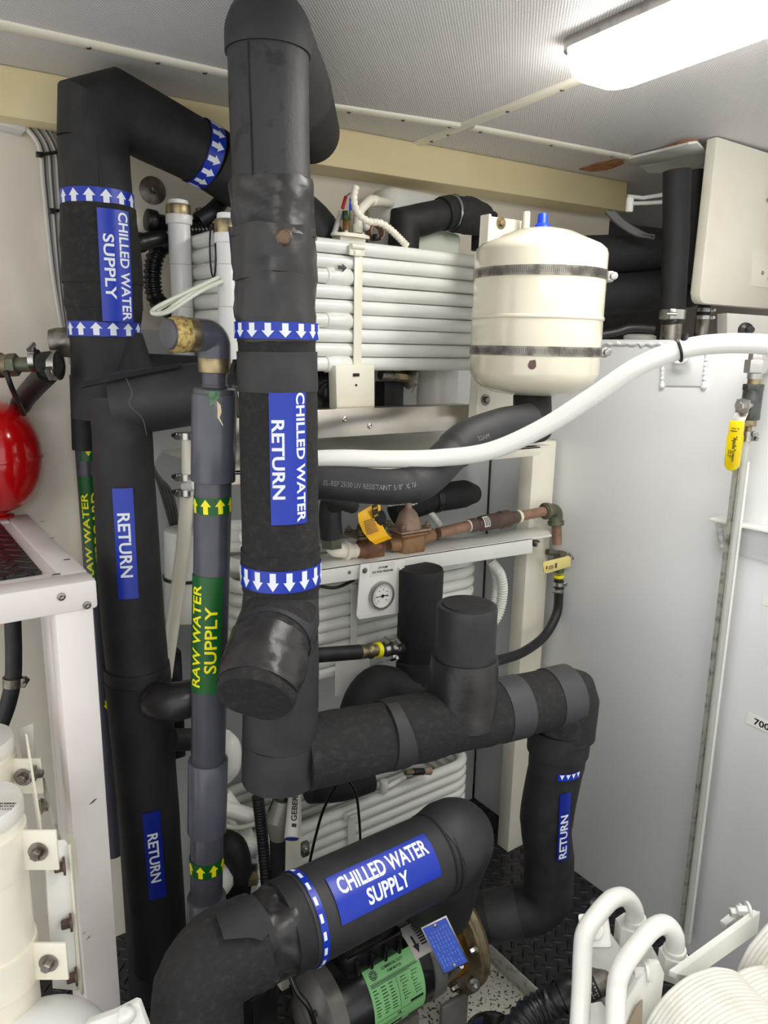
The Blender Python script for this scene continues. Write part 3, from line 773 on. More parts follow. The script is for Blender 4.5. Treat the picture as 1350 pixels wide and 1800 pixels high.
# cut flap of the arm's sleeve
b = B(); sf = Cyl(a0_, a1_ - a0_, CAM - a0_, .0548, 'along'); poly2(b, [(-.042, .046), (.01, .052), (.12, .062), (.12, .052), (.01, .040), (-.038, .035)]); onto(b, sf, .0004, .0035, .005); fin('insulation_flap', b, FOAM, rt)
b = B(); pts = [a0_ + V((.01, -.02, .03)), a0_ + V((.05, -.058, .0)), a0_ + V((.062, -.055, -.03)), a0_ + V((.075, -.045, -.06))]
pts = [PH(222, 665 - 0, 1.178), PH(232, 690, 1.172), PH(228, 712, 1.172), PH(250, 735, 1.175), PH(258, 765, 1.18)]
tube(b, spline(pts, 6), .0007, 6); fin('loose_thread', b, CABLED, rt)
for y0, y1, cx0, cx1, tx in ((850, 1037, -.012, .0195, (.40, .92)), (1398, 1545, -.004, .026, (.24, .86))):
    r_ = (rr_at(TP, TR, (y0 + y1) / 2)) + .0018
    sf, L_ = csurf(TP, y0, y1, r_, 'down')
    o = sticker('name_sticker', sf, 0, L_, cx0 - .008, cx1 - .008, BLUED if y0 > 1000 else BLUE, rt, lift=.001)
    lettering(sf, [('RETURN', L_ * .22 if y0 < 1000 else L_ * .24, L_ * .80, cx0 + .0055 - .008, cx1 - .007 - .008)], LET, o, lift=.0018)

# ---------------- grey PVC raw water supply
gp = thing('raw_water_supply_pipe', 'grey plastic pipe with green RAW WATER SUPPLY label in front of the black pipes', 'pipe', PH(364, 1650, 1.12))
gh = 1.12
GP = hp([(377, 590, gh), (377, 680, gh), (374, 900, gh), (368, 1200, gh), (364, 1450, gh), (362, 1690, gh)])
def gcyl(name, y0, y1, rpx, mat, bev=.0008, seg=36):
    a, c = onaxis(GP, y0), onaxis(GP, y1); r = pr(rpx, onaxis(GP, (y0 + y1) / 2))
    b = B(); cyl(b, c, a, r, seg=seg, bev=bev); return fin(name, b, mat, gp)
gcyl('pipe', 835, 1340, 31, PVCG); gcyl('pipe', 1450, 1600, 28, PVCG)
gcyl('coupling', 692, 845, 39, PVCG2, .0015); gcyl('coupling_rim', 682, 696, 38, PVCG, .003)
gcyl('coupling', 1334, 1460, 34, PVCG2, .0018); gcyl('coupling', 1574, 1700, 33, PVCG2, .0018)
gcyl('nipple', 650, 690, 22, PVCG); gcyl('nipple_ring', 676, 683, 23.5, PVCG)
gcyl('metal_ring', 629, 655, 28.5, BRASS, .001)
p = onaxis(GP, 628); r_ = pr(28, p)
k0 = onaxis(GP, 632); k1 = onaxis(GP, 587); k2 = at_h(338, 1.09, k1.z)
b = B(); tube(b, fillet([k0, k1, k2], .030, 10), r_, 32); fin('elbow', b, PVCG2, gp)
k3 = k1 + (k2 - k1) * 1.0; dk = (k2 - k1).normalized()
b = B(); cyl(b, k2 - dk * .003, k2 + dk * .022, r_ * 1.03, bev=.001); fin('metal_ring', b, BRASS, gp)
b = B(); tube(b, [k2 + dk * .012, k2 + dk * .024, k2 + dk * .034, k2 + dk * .038], [r_ * 1.05, r_ * 1.09, r_ * 1.0, r_ * .9], 28, True, .003); rough(b, .0022, 130, 2); fin('thread_paste', b, GOLDP, gp)
b = B(); cyl(b, k2 + dk * .03, k2 + dk * .042, r_ * .9, bev=.003); fin('end_plug', b, PVCG, gp)
for y, wd in ((885, 31), (1515, 27)):
    p = onaxis(GP, y); arrow_band(gp, p, V((0, 0, 1)), pr(31 if y < 1000 else 28, p), pr(wd, p), 8, 1, band=GREEN, arr=YEL, sw=.45)
rg = pr(31, onaxis(GP, 1105)); sf, L_ = csurf(GP, 1006, 1208, rg, 'up'); sf.p = onaxis(GP, 1208)
o = sticker('name_sticker', sf, 0, L_, -rg * .62, rg * 1.45, GREEN, gp)
lettering(sf, [('RAW WATER', L_ * .06, L_ * .93, rg * .52, rg * 1.12), ('SUPPLY', L_ * .19, L_ * .76, -rg * .36, rg * .30)], YEL, o, bold=.015)
# drips of paint and putty on the coupling
p = onaxis(GP, 690); sf = Cyl(p, V((0, 0, 1)), CAM - p, pr(39, p), 'ring')
b = B(); poly2(b, [(-.014, .004), (.008, .004), (.006, -.006), (.001, -.009), (-.002, -.014), (-.006, -.018), (-.007, -.008)]); onto(b, sf, .0008, .001, .003); fin('putty_drip', b, GREENM, gp)
b = B(); poly2(b, [(.003, -.010), (.008, -.016), (.009, -.026), (.006, -.034), (.011, -.046), (.010, -.046), (.003, -.034), (.0035, -.024)]); onto(b, sf, .0008, .0012, .003); fin('putty_drip', b, PUTTY, gp)

# ---------------- lower chilled water supply pipe above the pump
lp = thing('pump_supply_pipe', 'thick black insulated sloping pipe above the pump, blue CHILLED WATER SUPPLY label', 'pipe', V((.34, .873, FLZ)))
LY, LZ, LR = .873, .726, .0700
lx = lambda x, dy=0, dz=0: V((x, LY + dy, LZ + dz))
b = B(); tube(b, [lx(.475), lx(.775)], .0705, 44, True, .015); rough(b, .0008, 10, 2); fin('insulation', b, FOAMG, lp)
b = B(); tube(b, [lx(.446), lx(.480)], [.0695, .0690], 44, True, .008); rough(b, .001, 14, 2); fin('insulation', b, FOAM, lp)
b = B(); tube(b, fillet([lx(.755), lx(.815, .01, .012), lx(.835, .06, -.10), lx(.85, .10, -.22)], .055, 7), [.0720] * 3 + [.0700] * 20, 44, True, .012); rough(b, .0012, 12, 4); fin('elbow', b, FOAMG, lp)
b = B(); tube(b, [lx(.40), lx(.425), lx(.452)], [.0635, .061, .0665], 44, True, .004); rough(b, .009, 36, 2); rough(b, .003, 90, 5); fin('tape_wrap', b, TAPE, lp)
b = B(); tube(b, fillet([lx(.405), lx(.315), lx(.305, -.01, -.10), lx(.30, -.02, -.45)], .05, 5), [.066] * 3 + [.066] * 4 + [.068] * 6, 40, True, .01); rough(b, .006, 13, 7); rough(b, .002, 60, 2); fin('elbow', b, FOAMR, lp)
b = B(); sf = Cyl(lx(.33), V((1, 0, 0)), CAM - lx(.33), .0725, 'along'); poly2(b, [(.015, .06), (.075, .065), (.082, .005), (.060, -.004), (.045, .006), (.010, .018)]); onto(b, sf, -.002, .005, .005); fin('foam_patch', b, FOAM, lp)
xb = .487; sb = Cyl(lx(xb), V((1, 0, 0)), CAM - lx(xb), .0706, 'ring')
b = B(); C_ = 2 * math.pi * .0706; rect2(b, -C_ / 2, C_ / 2, -.006, .006); onto(b, sb, .0012, .0006, .008); o = fin('arrow_band', b, BLUE, lp)
b = B()
for i in range(18): rect2(b, -C_ / 2 + (i + .25) * C_ / 18, -C_ / 2 + (i + .75) * C_ / 18, -.004, .001)
onto(b, sb, .002, .0003, .004); fin('arrows', b, LET, o, smooth=False)
sf = Cyl(lx(.515), V((1, 0, 0)), CAM - lx(.6), .0712, 'along'); L_ = .195
o = sticker('name_sticker', sf, 0, L_, -.034, .037, BLUE, lp, lift=.0012)
lettering(sf, [('CHILLED WATER', .012, L_ * .95, .0045, .030), ('SUPPLY', L_ * .27, L_ * .68, -.026, -.002)], LET, o, lift=.002, bold=.025)
for x in (.745, .757):
    b = B(); tube(b, [lx(x - .002), lx(x + .002)], .0722, 44); fin('seam', b, FOAMD, lp)
# ================================================================== rack with three coils
RK = 1.22
rack = thing('equipment_rack', 'cream painted metal rack frame with aluminium rail that carries the white coils', 'rack', V((1.3, RK, FLZ)))
zr = lambda px, py, y=RK: PY(px, py, y).z
b = B(); abox(b, PY(931, 900, 1.305).x, PY(970, 900, 1.305).x, 1.305, 1.35, FLZ, zr(950, 777, 1.305), bev=.003); fin('post', b, CREAM, rack)
b = B(); abox(b, PY(492, 1500, RK + .03).x, PY(531, 1500, RK + .03).x, RK + .03, RK + .07, FLZ, zr(510, 1395), bev=.003); fin('post', b, CREAM, rack)
x0, x1 = PY(400, 800, RK).x, PY(969, 800, RK).x
zs1 = zr(700, 806)
b = B(); abox(b, x0, x1, RK, RK + .36, zs1 - .005, zs1, bev=.001); fin('shelf', b, CREAM, rack)
b = B(); prism(b, [V((x0, RK, zs1)), V((x1 - .04, RK, zs1)), V((x1 - .04, RK, zs1 - .022)), V((x0, RK, zs1 - .022))], V((0, .02, 0)), bev=.001); fin('shelf_front', b, CREAM, rack)
b = B(); abox(b, .45, XT - .006, 1.56, 1.575, FLZ, zs1 + .25); fin('back_panel', b, M('panel_grey', (196, 198, 198), .4), rack)
# aluminium rail
q = [PY(545, 721, RK + .01), PY(828, 711, RK + .01), PY(828, 754, RK + .01), PY(545, 772, RK + .01)]
ra = q[0].z; rb = q[3].z
b = B(); prism(b, [V((x0, RK + .01, ra)), V((q[1].x, RK + .01, q[1].z)), V((q[2].x, RK + .01, q[2].z)), V((x0, RK + .01, rb))], V((0, .004, 0)), bev=.001)
prism(b, [V((x0, RK + .012, ra)), V((q[1].x, RK + .012, q[1].z)), V((q[1].x, RK + .05, q[1].z)), V((x0, RK + .05, ra))], V((0, 0, -.004)))
rail = fin('rail', b, ALU, rack)
for x, y in ((606, 737), (650, 749)):
    b = B(); screw(b, PY(x, y, RK + .01), V((0, -1, 0)), .006); fin('screw', b, STEEL, rail)
# angle shelf for the regulator
f0, f1 = PY(545, 1003, RK), PY(984, 938, RK)
b = B(); prism(b, [f0, f1 + V((-.03, 0, 0)), f1 + V((0, .035, 0)), f1 + V((0, .08, .0)), f0 + V((0, .08, 0))], V((0, 0, -.004)), bev=.001)
prism(b, [f0, PY(936, 945, RK), PY(936, 972, RK), PY(545, 1031, RK)], V((0, .004, 0)), bev=.001)
ang = fin('angle_shelf', b, WHITE, rack)
for x, y in ((614, 1006),):
    b = B(); screw(b, PY(x, y, RK), V((0, -1, 0)), .004); fin('screw', b, STEELD, ang)
b = B(); hexbolt(b, PY(952, 948, RK) + V((.01, .03, -.012)), V((0, 0, -1)), .007, .012); fin('bolt', b, STEELD, ang)

def coil(x0, x1, y0, y1, zt, n, label, strap_px=None, fat=(), pitch=.0282, loc=None, jit=.0008):
    o = thing('coil', label, 'coil', V(((x0 + x1) / 2, y0, zt - pitch * n)))
    r0 = pitch * .485; cr = .06
    for i in range(n):
        z = zt - i * pitch; pts = []
        for cx, cy, s in ((x1 - cr, y1 - cr, 0), (x0 + cr, y1 - cr, 90), (x0 + cr, y0 + cr, 180), (x1 - cr, y0 + cr, 270)):
            for k in range(9):
                t = math.radians(s + 90 * k / 8); pts.append(V((cx + cr * math.cos(t), cy + cr * math.sin(t), z + random.uniform(-jit, jit))))
        b = B(); tube(b, pts, r0, 16, closed=True)
        tb = fin('coil_turn', b, COIL, o)
        if i in fat:
            p = PY(572, 480, y0).x; b = B()
            c = V((0, y0, z))
            lathe(b, V((p - .03, y0, z)), V((1, 0, 0)), [(0, r0), (.002, r0 * 1.03), (.028, r0 * 1.03), (.030, r0 * 1.22), (.036, r0 * 1.16), (.040, r0 * 1.28), (.082, r0 * 1.28), (.088, r0 * 1.05), (.1, r0)], 20)
            fin('joint', b, COIL, tb)
    return o
CZ1 = PY(560, 430, 1.30).z
CX0, CX1 = PY(402, 520, 1.30).x, 1.235
c1 = coil(CX0, CX1, 1.30, 1.575, CZ1, 9, 'upper stack of glossy white coiled tubes beside the cream pressure tank', fat=(2, 5, 8))
p = PY(590, 473, 1.30); s_ = Cyl(p, V((1, 0, 0)), V((0, -1, .1)), .0182, 'along')
b = B(); poly2(b, [(y, x) for x, y in arrow_pts(0, .004, .016, .020, 1)]); onto(b, s_, .0006, .0004, .003); fin('arrow', b, LETB, c1, smooth=False)
# strap, buckle, cover plate
def strap(o, px, y0, y1, mat=CREAM, yy=1.283, wpx=17):
    t, l = PY(px, y0, yy), PY(px + (6 if y1 < 700 else 0), y1, yy); wd = pr(wpx, t)
    b = B(); box(b, (t + l) / 2, wd, .0025, (t - l).length, bev=.0008); s = fin('strap', b, mat, o)
    b = B(); box(b, t + V((0, -.002, -.006)), wd * 1.9, .006, .022, bev=.003); cyl(b, t + V((-wd * .8, -.006, 0)), t + V((wd * .8, -.006, 0)), .005, seg=12); box(b, t + V((0, -.004, -.012)), wd * .9, .010, .012, bev=.003)
    fin('buckle', b, mat, o)
strap(c1, 626, 434, 662)
q = [PY(590, 642, 1.272), PY(659, 640, 1.272), PY(659, 715, 1.272), PY(592, 719, 1.272)]
b = B(); prism(b, q, V((0, .03, 0)), bev=.003); pl = fin('cover_plate', b, CREAM, c1)
b = B(); p = PY(626, 659, 1.271); prism(b, [p + V((x, 0, z)) for x, z in ((-.0075, -.003), (.0075, -.003), (.0075, .003), (-.0075, .003))], V((0, -.0012, 0))); fin('slot', b, BLACKG, pl)
b = B(); screw(b, PY(626, 677, 1.272), V((0, -1, 0)), .0028); fin('hole', b, BLACKG, pl)
CZ2 = PY(600, 1012, 1.31).z
c2 = coil(CX0 + .02, CX1 + .005, 1.31, 1.52, CZ2 + .003, 9, 'middle stack of white coiled tubes behind the pressure gauge plate', pitch=.0276)
strap(c2, 622, 1020, 1200, WHITE, 1.292, 14)
CZ3 = PY(700, 1388, 1.30).z
c3 = coil(CX0 + .03, CX1, 1.30, 1.52, CZ3, 9, 'lowest stack of white coiled tubes between the header and the pump', pitch=.0276)
strap(c3, 618, 1425, 1560, WHITE, 1.283, 17)
q = [PY(578, 1418, 1.285), PY(640, 1398, 1.285)]
b = B(); prism(b, [q[0], q[1], q[1] + V((0, .06, 0)), q[0] + V((0, .06, 0))], V((0, 0, .006)), bev=.001); fin('clip_plate', b, WHITE, c3)
# dark compressors inside the coils and small plant behind
cm = thing('compressor', 'black compressor drum seen under the upper coil, left of the white cover plate', 'compressor', PY(575, 715, 1.40))
b = B(); p = PY(572, 700, 1.42); lathe(b, zset(p, zr(575, 735, 1.40)), V((0, 0, 1)), [(0, .065), (.01, .072), (.10, .072), (.13, .055), (.14, 0)], 32); fin('drum', b, BLACKG, cm)
b = B(); tube(b, spline([PY(560, 690, 1.34), PY(575, 675, 1.33), PY(590, 690, 1.34)], 6), .006, 10); fin('cable', b, PLASB, cm)
sv = thing('solenoid_valve', 'dark solenoid valve with brass body and grey hexagon nut under the upper coil', 'valve', PY(694, 714, 1.38))
p = PY(690, 660, 1.36)
b = B(); abox(b, PY(676, 700, 1.36).x, PY(710, 700, 1.36).x, 1.36, 1.40, zr(690, 735, 1.36), zr(690, 671, 1.36), bev=.003); fin('solenoid', b, RUBBER, sv)
b = B(); cyl(b, PY(668, 658, 1.34), PY(690, 660, 1.34), .013, bev=.004); fin('end_cap', b, STEELD, sv)
b = B(); cyl(b, PY(686, 660, 1.34), PY(722, 664, 1.36), .0115, seg=6); fin('body', b, BRASS, sv)
b = B(); lathe(b, PY(715, 663, 1.355), (PY(722, 664, 1.36) - PY(715, 663, 1.355)), [(0, .018), (.004, .026), (.014, .026), (.018, .02)], 6); fin('nut', b, STEELD, sv)
b = B(); abox(b, PY(690, 650, 1.36).x, PY(716, 650, 1.36).x, 1.35, 1.39, zr(700, 650, 1.36), zr(700, 628, 1.36), bev=.003); fin('coil_head', b, PLASB, sv)
b = B(); tube(b, spline([PY(724, 636, 1.37), PY(736, 660, 1.36), PY(724, 690, 1.36)], 6), .0015, 6); fin('wire', b, COPPER, sv)
bx = thing('white_housing', 'plain white housing behind the upper coil, right of the solenoid valve', 'housing', PY(765, 715, 1.40))
b = B(); p = PY(768, 700, 1.42); lathe(b, zset(p, zr(765, 735, 1.42)), V((0, 0, 1)), [(0, .050), (.28, .050), (.30, .04), (.30, 0)], 40); fin('shell', b, WHITE, bx)

# ---------------- plant on top of the upper coil
tk2 = thing('header_tank', 'rounded white plastic tank behind the top of the upper coil', 'tank', PY(740, 430, 1.52))
a_, c_ = PY(672, 420, 1.50), PY(800, 335, 1.50)
b = B(); z0, z1 = zr(690, 440, 1.50), zr(730, 332, 1.50)
abox(b, PY(672, 400, 1.5).x, PY(800, 400, 1.5).x, 1.48, 1.585, z0 - .03, z1, bev=.035); bmesh.ops.smooth_vert(b, verts=b.verts[:], factor=.2); fin('tank_body', b, WHITE, tk2, ang=60)
b = B(); cyl(b, PY(680, 357, 1.47), PY(686, 358, 1.49), .010, bev=.001); fin('spigot', b, CREAM, tk2)
op = thing('oval_plate', 'cream oval mounting plate on top of the upper coil', 'plate', PY(616, 412, 1.32))
b = B(); c = PY(616, 412, 1.33); n = 28
prism(b, [c + V((math.cos(t) * .045, math.sin(t) * .022, 0)) for t in [2 * math.pi * i / n for i in range(n)]], V((0, 0, -.007)), bev=.002); abox(b, c.x - .03, c.x + .03, c.y - .01, c.y + .02, CZ1 + .012, c.z - .006); fin('plate', b, CREAM, op)
for dx in (-.018, .022):
    b = B(); hexbolt(b, c + V((dx, -.012, 0)), V((0, 0, 1)), .0035, .004); fin('bolt', b, STEEL, op)
el = thing('white_elbow_pipe', 'white plastic elbow pipe from the oval plate to the white tank', 'pipe', c)
b = B(); P = [PY(628, 410, 1.35), PY(630, 372, 1.35), PY(650, 352, 1.37), PY(684, 357, 1.46)]; tube(b, fillet(P, .03, 6), .0098, 18); fin('pipe', b, CREAM, el)
b = B(); cyl(b, PY(628, 404, 1.35), PY(628, 393, 1.35), .0115, bev=.001); cyl(b, P[2].lerp(P[3], .15), P[2].lerp(P[3], .4), .0114, bev=.001); fin('coupling', b, CREAM, el) if False else b.free()
b = B(); cyl(b, PY(628, 410, 1.35), PY(628, 395, 1.35), .0118, bev=.001); fin('coupling', b, CREAM, el)
b = B(); cyl(b, P[2].lerp(P[3], .1), P[2].lerp(P[3], .35), .0116, bev=.001); fin('coupling', b, CREAM, el)
cc = B(); corrugate(cc, spline([PY(625, 330, 1.33), PY(622, 350, 1.32), PY(628, 372, 1.315), PY(645, 388, 1.31), PY(668, 392, 1.305), PY(688, 405, 1.30), PY(715, 432, 1.30)], 10), .0062, .006, .0014, 14)
solo('corrugated_conduit', 'thin white corrugated conduit looping over the top of the upper coil', 'conduit', cc, CREAM)
sn = thing('sight_glass_sensor', 'small green and amber sensor with red and blue wire connectors', 'sensor', PY(609, 408, 1.34))
b = B(); cyl(b, PY(609, 388, 1.35), PY(609, 371, 1.35), .0088, bev=.001); fin('cap', b, VIAL, sn)
b = B(); cyl(b, PY(609, 410, 1.35), PY(609, 388, 1.35), .0078, bev=.001); fin('body', b, AMBER, sn)
b = B(); cyl(b, PY(602, 367, 1.35), PY(608, 345, 1.35), .0035, bev=.001); fin('red_connector', b, REDD, sn)
b = B(); cyl(b, PY(616, 370, 1.35), PY(617, 348, 1.35), .0030, bev=.001); fin('blue_connector', b, BLUEC, sn)
b = B(); tube(b, spline([PY(608, 346, 1.35), PY(615, 340, 1.35), PY(621, 338, 1.35)], 5), .0012, 6); fin('wire', b, PLASB, sn)
b = B(); corrugate(b, [PY(586, 415, 1.36), PY(597, 382, 1.37), PY(601, 372, 1.37)], .005, .005, .001, 12)
solo('grey_conduit', 'short grey corrugated conduit left of the green sensor', 'conduit', b, CABLE)
b = B()
for i in range(4):
    t0 = PY(664, 408, 1.37) + V((0, i * .006, 0)); tube(b, [t0 + V((math.cos(2 * math.pi * k / 20) * .017, 0, math.sin(2 * math.pi * k / 20) * .015)) for k in range(20)], .002, 8, closed=True)
cu = solo('copper_capillary', 'small copper capillary coil on top of the upper coil', 'coil', b, COPPER)
b = B(); sphere(b, PY(643, 398, 1.38), .0095, n=10); solo('white_ball_cap', 'white ball-shaped cap behind the corrugated conduit', 'cap', b, WHITE)
b = B(); cyl(b, PY(662, 422, 1.36), PY(662, 412, 1.36), .009, bev=.001); solo('capillary_holder', 'small black and white holder inside the copper capillary coil', 'holder', b, PLASB)
ib = thing('insulated_pipe', 'black foam pipe with coarse hook-and-loop wrap at the right, on top of the upper coil', 'pipe', PY(720, 430, 1.40))
P = [PY(704, 440, 1.40), PY(716, 385, 1.40), PY(770, 372, 1.39), PY(840, 368, 1.40)]
b = B(); tube(b, [PY(708, 445, 1.40), PY(712, 392, 1.40), PY(742, 386, 1.395), PY(795, 372, 1.39)], [pr(28, P[0]), pr(27, P[0]), pr(28, P[0]), pr(25, P[0])], 30, True, .01); fin('foam', b, FOAM, ib)
b = B(); tube(b, [PY(777, 376, 1.39), PY(800, 371, 1.39)], pr(29, P[0]), 30, True, .004); rough(b, .0016, 150); fin('wrap_collar', b, FOAMR, ib)
b = B(); tube(b, [PY(796, 377, 1.385), PY(822, 379, 1.385), PY(846, 386, 1.40)], [pr(30, P[0]), pr(33, P[0]), pr(29, P[0])], 30, True, .004); rough(b, .002, 150); fin('wrap', b, FOAMR, ib)
b = B(); tube(b, [PY(838, 384, 1.40), PY(852, 390, 1.41), PY(850, 440, 1.41)], pr(24, P[0]), 24, True, .01); fin('foam', b, FOAMD, ib)
b = B(); tube(b, [PY(792, 374, 1.386), PY(796, 374, 1.386)], pr(30.5, P[0]), 30); fin('wire_tie', b, STEEL, ib)
jr = thing('clear_reservoir', 'translucent white reservoir under the wrapped black pipe', 'reservoir', PY(790, 435, 1.40))
b = B(); abox(b, PY(730, 420, 1.42).x, PY(812, 420, 1.42).x, 1.42, 1.50, CZ1 - .03, zr(780, 406, 1.42), bev=.012); fin('tank_body', b, CLEAR, jr, ang=60)
bt = thing('small_bottle', 'tiny white bottle with blue cap on the upper coil', 'bottle', PY(728, 432, 1.39))
b = B(); p = PY(728, 433, 1.385); cyl(b, p + V((0, 0, -.01)), p + V((0, 0, .008)), .0062, bev=.001); fin('bottle_body', b, PAPER, bt)
b = B(); cyl(b, p + V((0, 0, .008)), p + V((0, 0, .016)), .0064, bev=.002); fin('cap', b, BLUEC, bt)

# ---------------- white PVC manifolds on the left
def manifold(px, y0, y1, rpx, yy, label, rings, px1=None):
    o = thing('white_plastic_pipe', label, 'pipe', PY(px, y1, yy))
    a = PY(px, y0, yy); e = V((a.x, a.y, PY(px1 or px, y1, yy).z)); r = pr(rpx, a); up = V((0, 0, 1))
    zz = lambda py: V((a.x, a.y, PY(px, py, yy).z))
    b = B(); cyl(b, e, zz(rings[3]), r, bev=.001); fin('pipe', b, PVCW, o)
    b = B(); cyl(b, zz(rings[3] + 2), zz(rings[2]), r * 1.22, seg=10, bev=.0015); fin('collar', b, PVCW, o)
    b = B(); cyl(b, zz(rings[2] + 1), zz(rings[1]), r * 1.12, bev=.002); fin('brass_ring', b, BRASS, o)
    b = B(); cyl(b, zz(rings[1] + 2), zz(rings[0]), r * .92, seg=10, bev=.002); rough(b, .0012, 60); fin('plug', b, PVCW, o)
    for y in (466, 540):
        b = B(); lathe(b, zz(y), up, [(0, r), (0, r + .0005), (.001, r + .0005), (.001, r)], 30); fin('joint_ring', b, PAPERG, o)
    return o
manifold(313, 352, 640, 19.5, 1.44, 'white plastic standpipe with brass ring under the bent black elbow, left of two', (352, 360, 378, 393))
manifold(398, 375, 700, 19, 1.27, 'white plastic standpipe close behind the central riser, right of two', (375, 386, 410, 426))
# spare loop of tubing
b = B(); yy = 1.28
P = [PY(392, 484, 1.27), PY(340, 508, 1.24), PY(285, 535, 1.22), PY(268, 547, 1.22), PY(275, 552, 1.21), PY(300, 546, 1.21), PY(350, 513, 1.23), PY(390, 494, 1.26)]
tube(b, spline(P, 8), pr(4, P[2]), 12)
P2 = [PY(392, 488, 1.275), PY(330, 516, 1.235), PY(278, 545, 1.225), PY(290, 548, 1.215), PY(330, 520, 1.225), PY(385, 492, 1.27)]
tl_ = thing('tubing_loop', 'milky plastic tubing looped in front of the left white standpipe', 'tubing', P[3]); fin('tube', b, CLEAR, tl_)
b = B(); tube(b, spline(P2, 8), pr(3.5, P2[2]), 12); fin('tube', b, CLEAR, tl_)
b = B(); c = PY(374, 442, 1.32); tube(b, [c + V((.003 * math.cos(t), .0, .045 * math.sin(t))) + V((0, .02 * math.cos(t), 0)) for t in [2 * math.pi * k / 24 for k in range(24)]], .0018, 8, closed=True); solo('cable_tie', 'black cable tie round the two upper white tube ends', 'cable tie', b, PLASB)
# black conduits behind
b = B(); corrugate(b, spline([PY(332, 405, 1.50), PY(370, 405, 1.50), PY(420, 410, 1.50)], 8), .0125, .007, .003); solo('black_conduit', 'black corrugated conduit running right behind the left white standpipe', 'conduit', b, PLASB)
b = B(); corrugate(b, spline([PY(300, 425, 1.50), PY(278, 440, 1.50), PY(268, 480, 1.50), PY(274, 525, 1.50), PY(300, 548, 1.52)], 8), .0145, .008, .003); solo('black_conduit', 'thick black corrugated conduit curving down behind the milky tubing loop', 'conduit', b, PLASB)
cn = thing('black_coupling', 'black plastic coupling left of the top of the left white standpipe', 'coupling', PY(275, 390, 1.48))
b = B(); cyl(b, PY(256, 386, 1.48), PY(276, 390, 1.48), .021, seg=12, bev=.004); fin('nut', b, PLASB, cn)
b = B(); cyl(b, PY(274, 390, 1.48), PY(345, 400, 1.52), .015, seg=20); fin('hose_end', b, PLASB, cn)
b = B(); tube(b, spline([PY(226, 432, 1.46), PY(255, 424, 1.46), PY(288, 417, 1.47)], 6), [.018] * 6 + [.015] * 7, 18); solo('black_hose_elbow', 'short black hose elbow right of the wrapped supply pipe', 'hose', b, PLASB)
b = B(); P = [PY(348, 388, 1.50), PY(372, 372, 1.50), PY(392, 350, 1.52), PY(400, 330, 1.54)]; tube(b, spline(P, 6), .016, 18); solo('black_hose', 'black hose slanting up behind the two white standpipes', 'hose', b, RUBBER)
b = B(); prism(b, [PY(228, 363, 1.59), PY(252, 365, 1.59), PY(256, 372, 1.59), PY(256, 420, 1.59), PY(228, 420, 1.59)], V((0, .01, 0)), bev=.002); hh = solo('wall_plate', 'small cream plate on the wall right of the wrapped supply pipe', 'plate', b, CREAM)
b = B(); tube(b, spline([PY(348, 365, 1.50), PY(355, 388, 1.50), PY(362, 395, 1.50)], 5), .006, 10); solo('hose_clip', 'small brown clip behind the top of the left white standpipe', 'clip', b, CHECK)

# ---------------- cream pressure tank
TKh = 1.49
ta = PH(953, 398, TKh); et = thing('pressure_tank', 'cream painted pressure tank with two steel band clamps and blue valve cap', 'tank', PH(933, 703, TKh))
AX = lambda py, px=944: zset(PH(944, 550, TKh), PH(px, py, TKh).z)
zt = lambda py: PH(944, py, TKh).z
z_ap, z_sh, z_bs, z_ba = zt(399), zt(436), zt(668), zt(697)
z_sh0 = z_sh; Rk = .1255
prof = [(z_ba, .0), (z_ba + .001, .03), (z_ba + .007, .075), (z_ba + .018, .103), (z_ba + .032, .119), (z_ba + .048, Rk)]
prof += [(zt(560) - .004, Rk), (zt(560) - .003, Rk + .0018), (zt(560), Rk + .0024), (zt(560) + .003, Rk + .0018), (zt(560) + .004, Rk)]
prof += [(z_sh - .012, Rk), (z_sh - .004, Rk - .003), (z_sh + .004, Rk - .012), (z_sh + .014, Rk - .035), (z_ap - .010, .06), (z_ap - .002, .025), (z_ap, 0)]
ctr = AX(550)
b = B(); lathe(b, zset(ctr, 0), V((0, 0, 1)), prof, 72); fin('shell', b, CREAMG, et, ang=50)
for y in (485, 617):
    z = zt(y); o_ = zset(ctr, z)
    b = B(); lathe(b, o_ - V((0, 0, .0085)), V((0, 0, 1)), [(0, Rk), (0, Rk + .0015), (.017, Rk + .0015), (.017, Rk)], 72); bd = fin('band_clamp', b, STEELD, et)
    b = B(); s_ = Cyl(o_, V((0, 0, 1)), V((-.57, -.82, 0)), Rk + .0015, 'ring')
    for i in range(84): rect2(b, -.165 + i * .0036, -.1641 + i * .0036, -.0048, .0048)
    onto(b, s_, .0001, .0002, .01); k_ = fin('band_slots', b, CABLED, bd, smooth=False); k_['kind'] = 'stuff'
    d_ = V((math.cos(math.radians(-47)), math.sin(math.radians(-47)), 0)); d_ = (d_ * .55 + _r * .9).normalized(); d_.z = 0; d_.normalize()
    tq = V((-d_.y, d_.x, 0)); c_ = o_ + d_ * (Rk + .006)
    b = B(); box(b, c_, .026, .014, .020, ax=tq, ay=d_, az=V((0, 0, 1)), bev=.003); cyl(b, c_ - tq * .024 + d_ * .005, c_ + tq * .018 + d_ * .005, .007, seg=14, bev=.001); fin('clamp_screw', b, STEEL, bd)
b = B(); lathe(b, zset(ctr, z_ap - .004) , V((0, 0, 1)), [(0, .017), (.006, .016), (.010, .011), (.012, .010), (.026, .0095), (.028, .008), (.028, 0)], 24); fin('valve_cap', b, BLUEC, et)
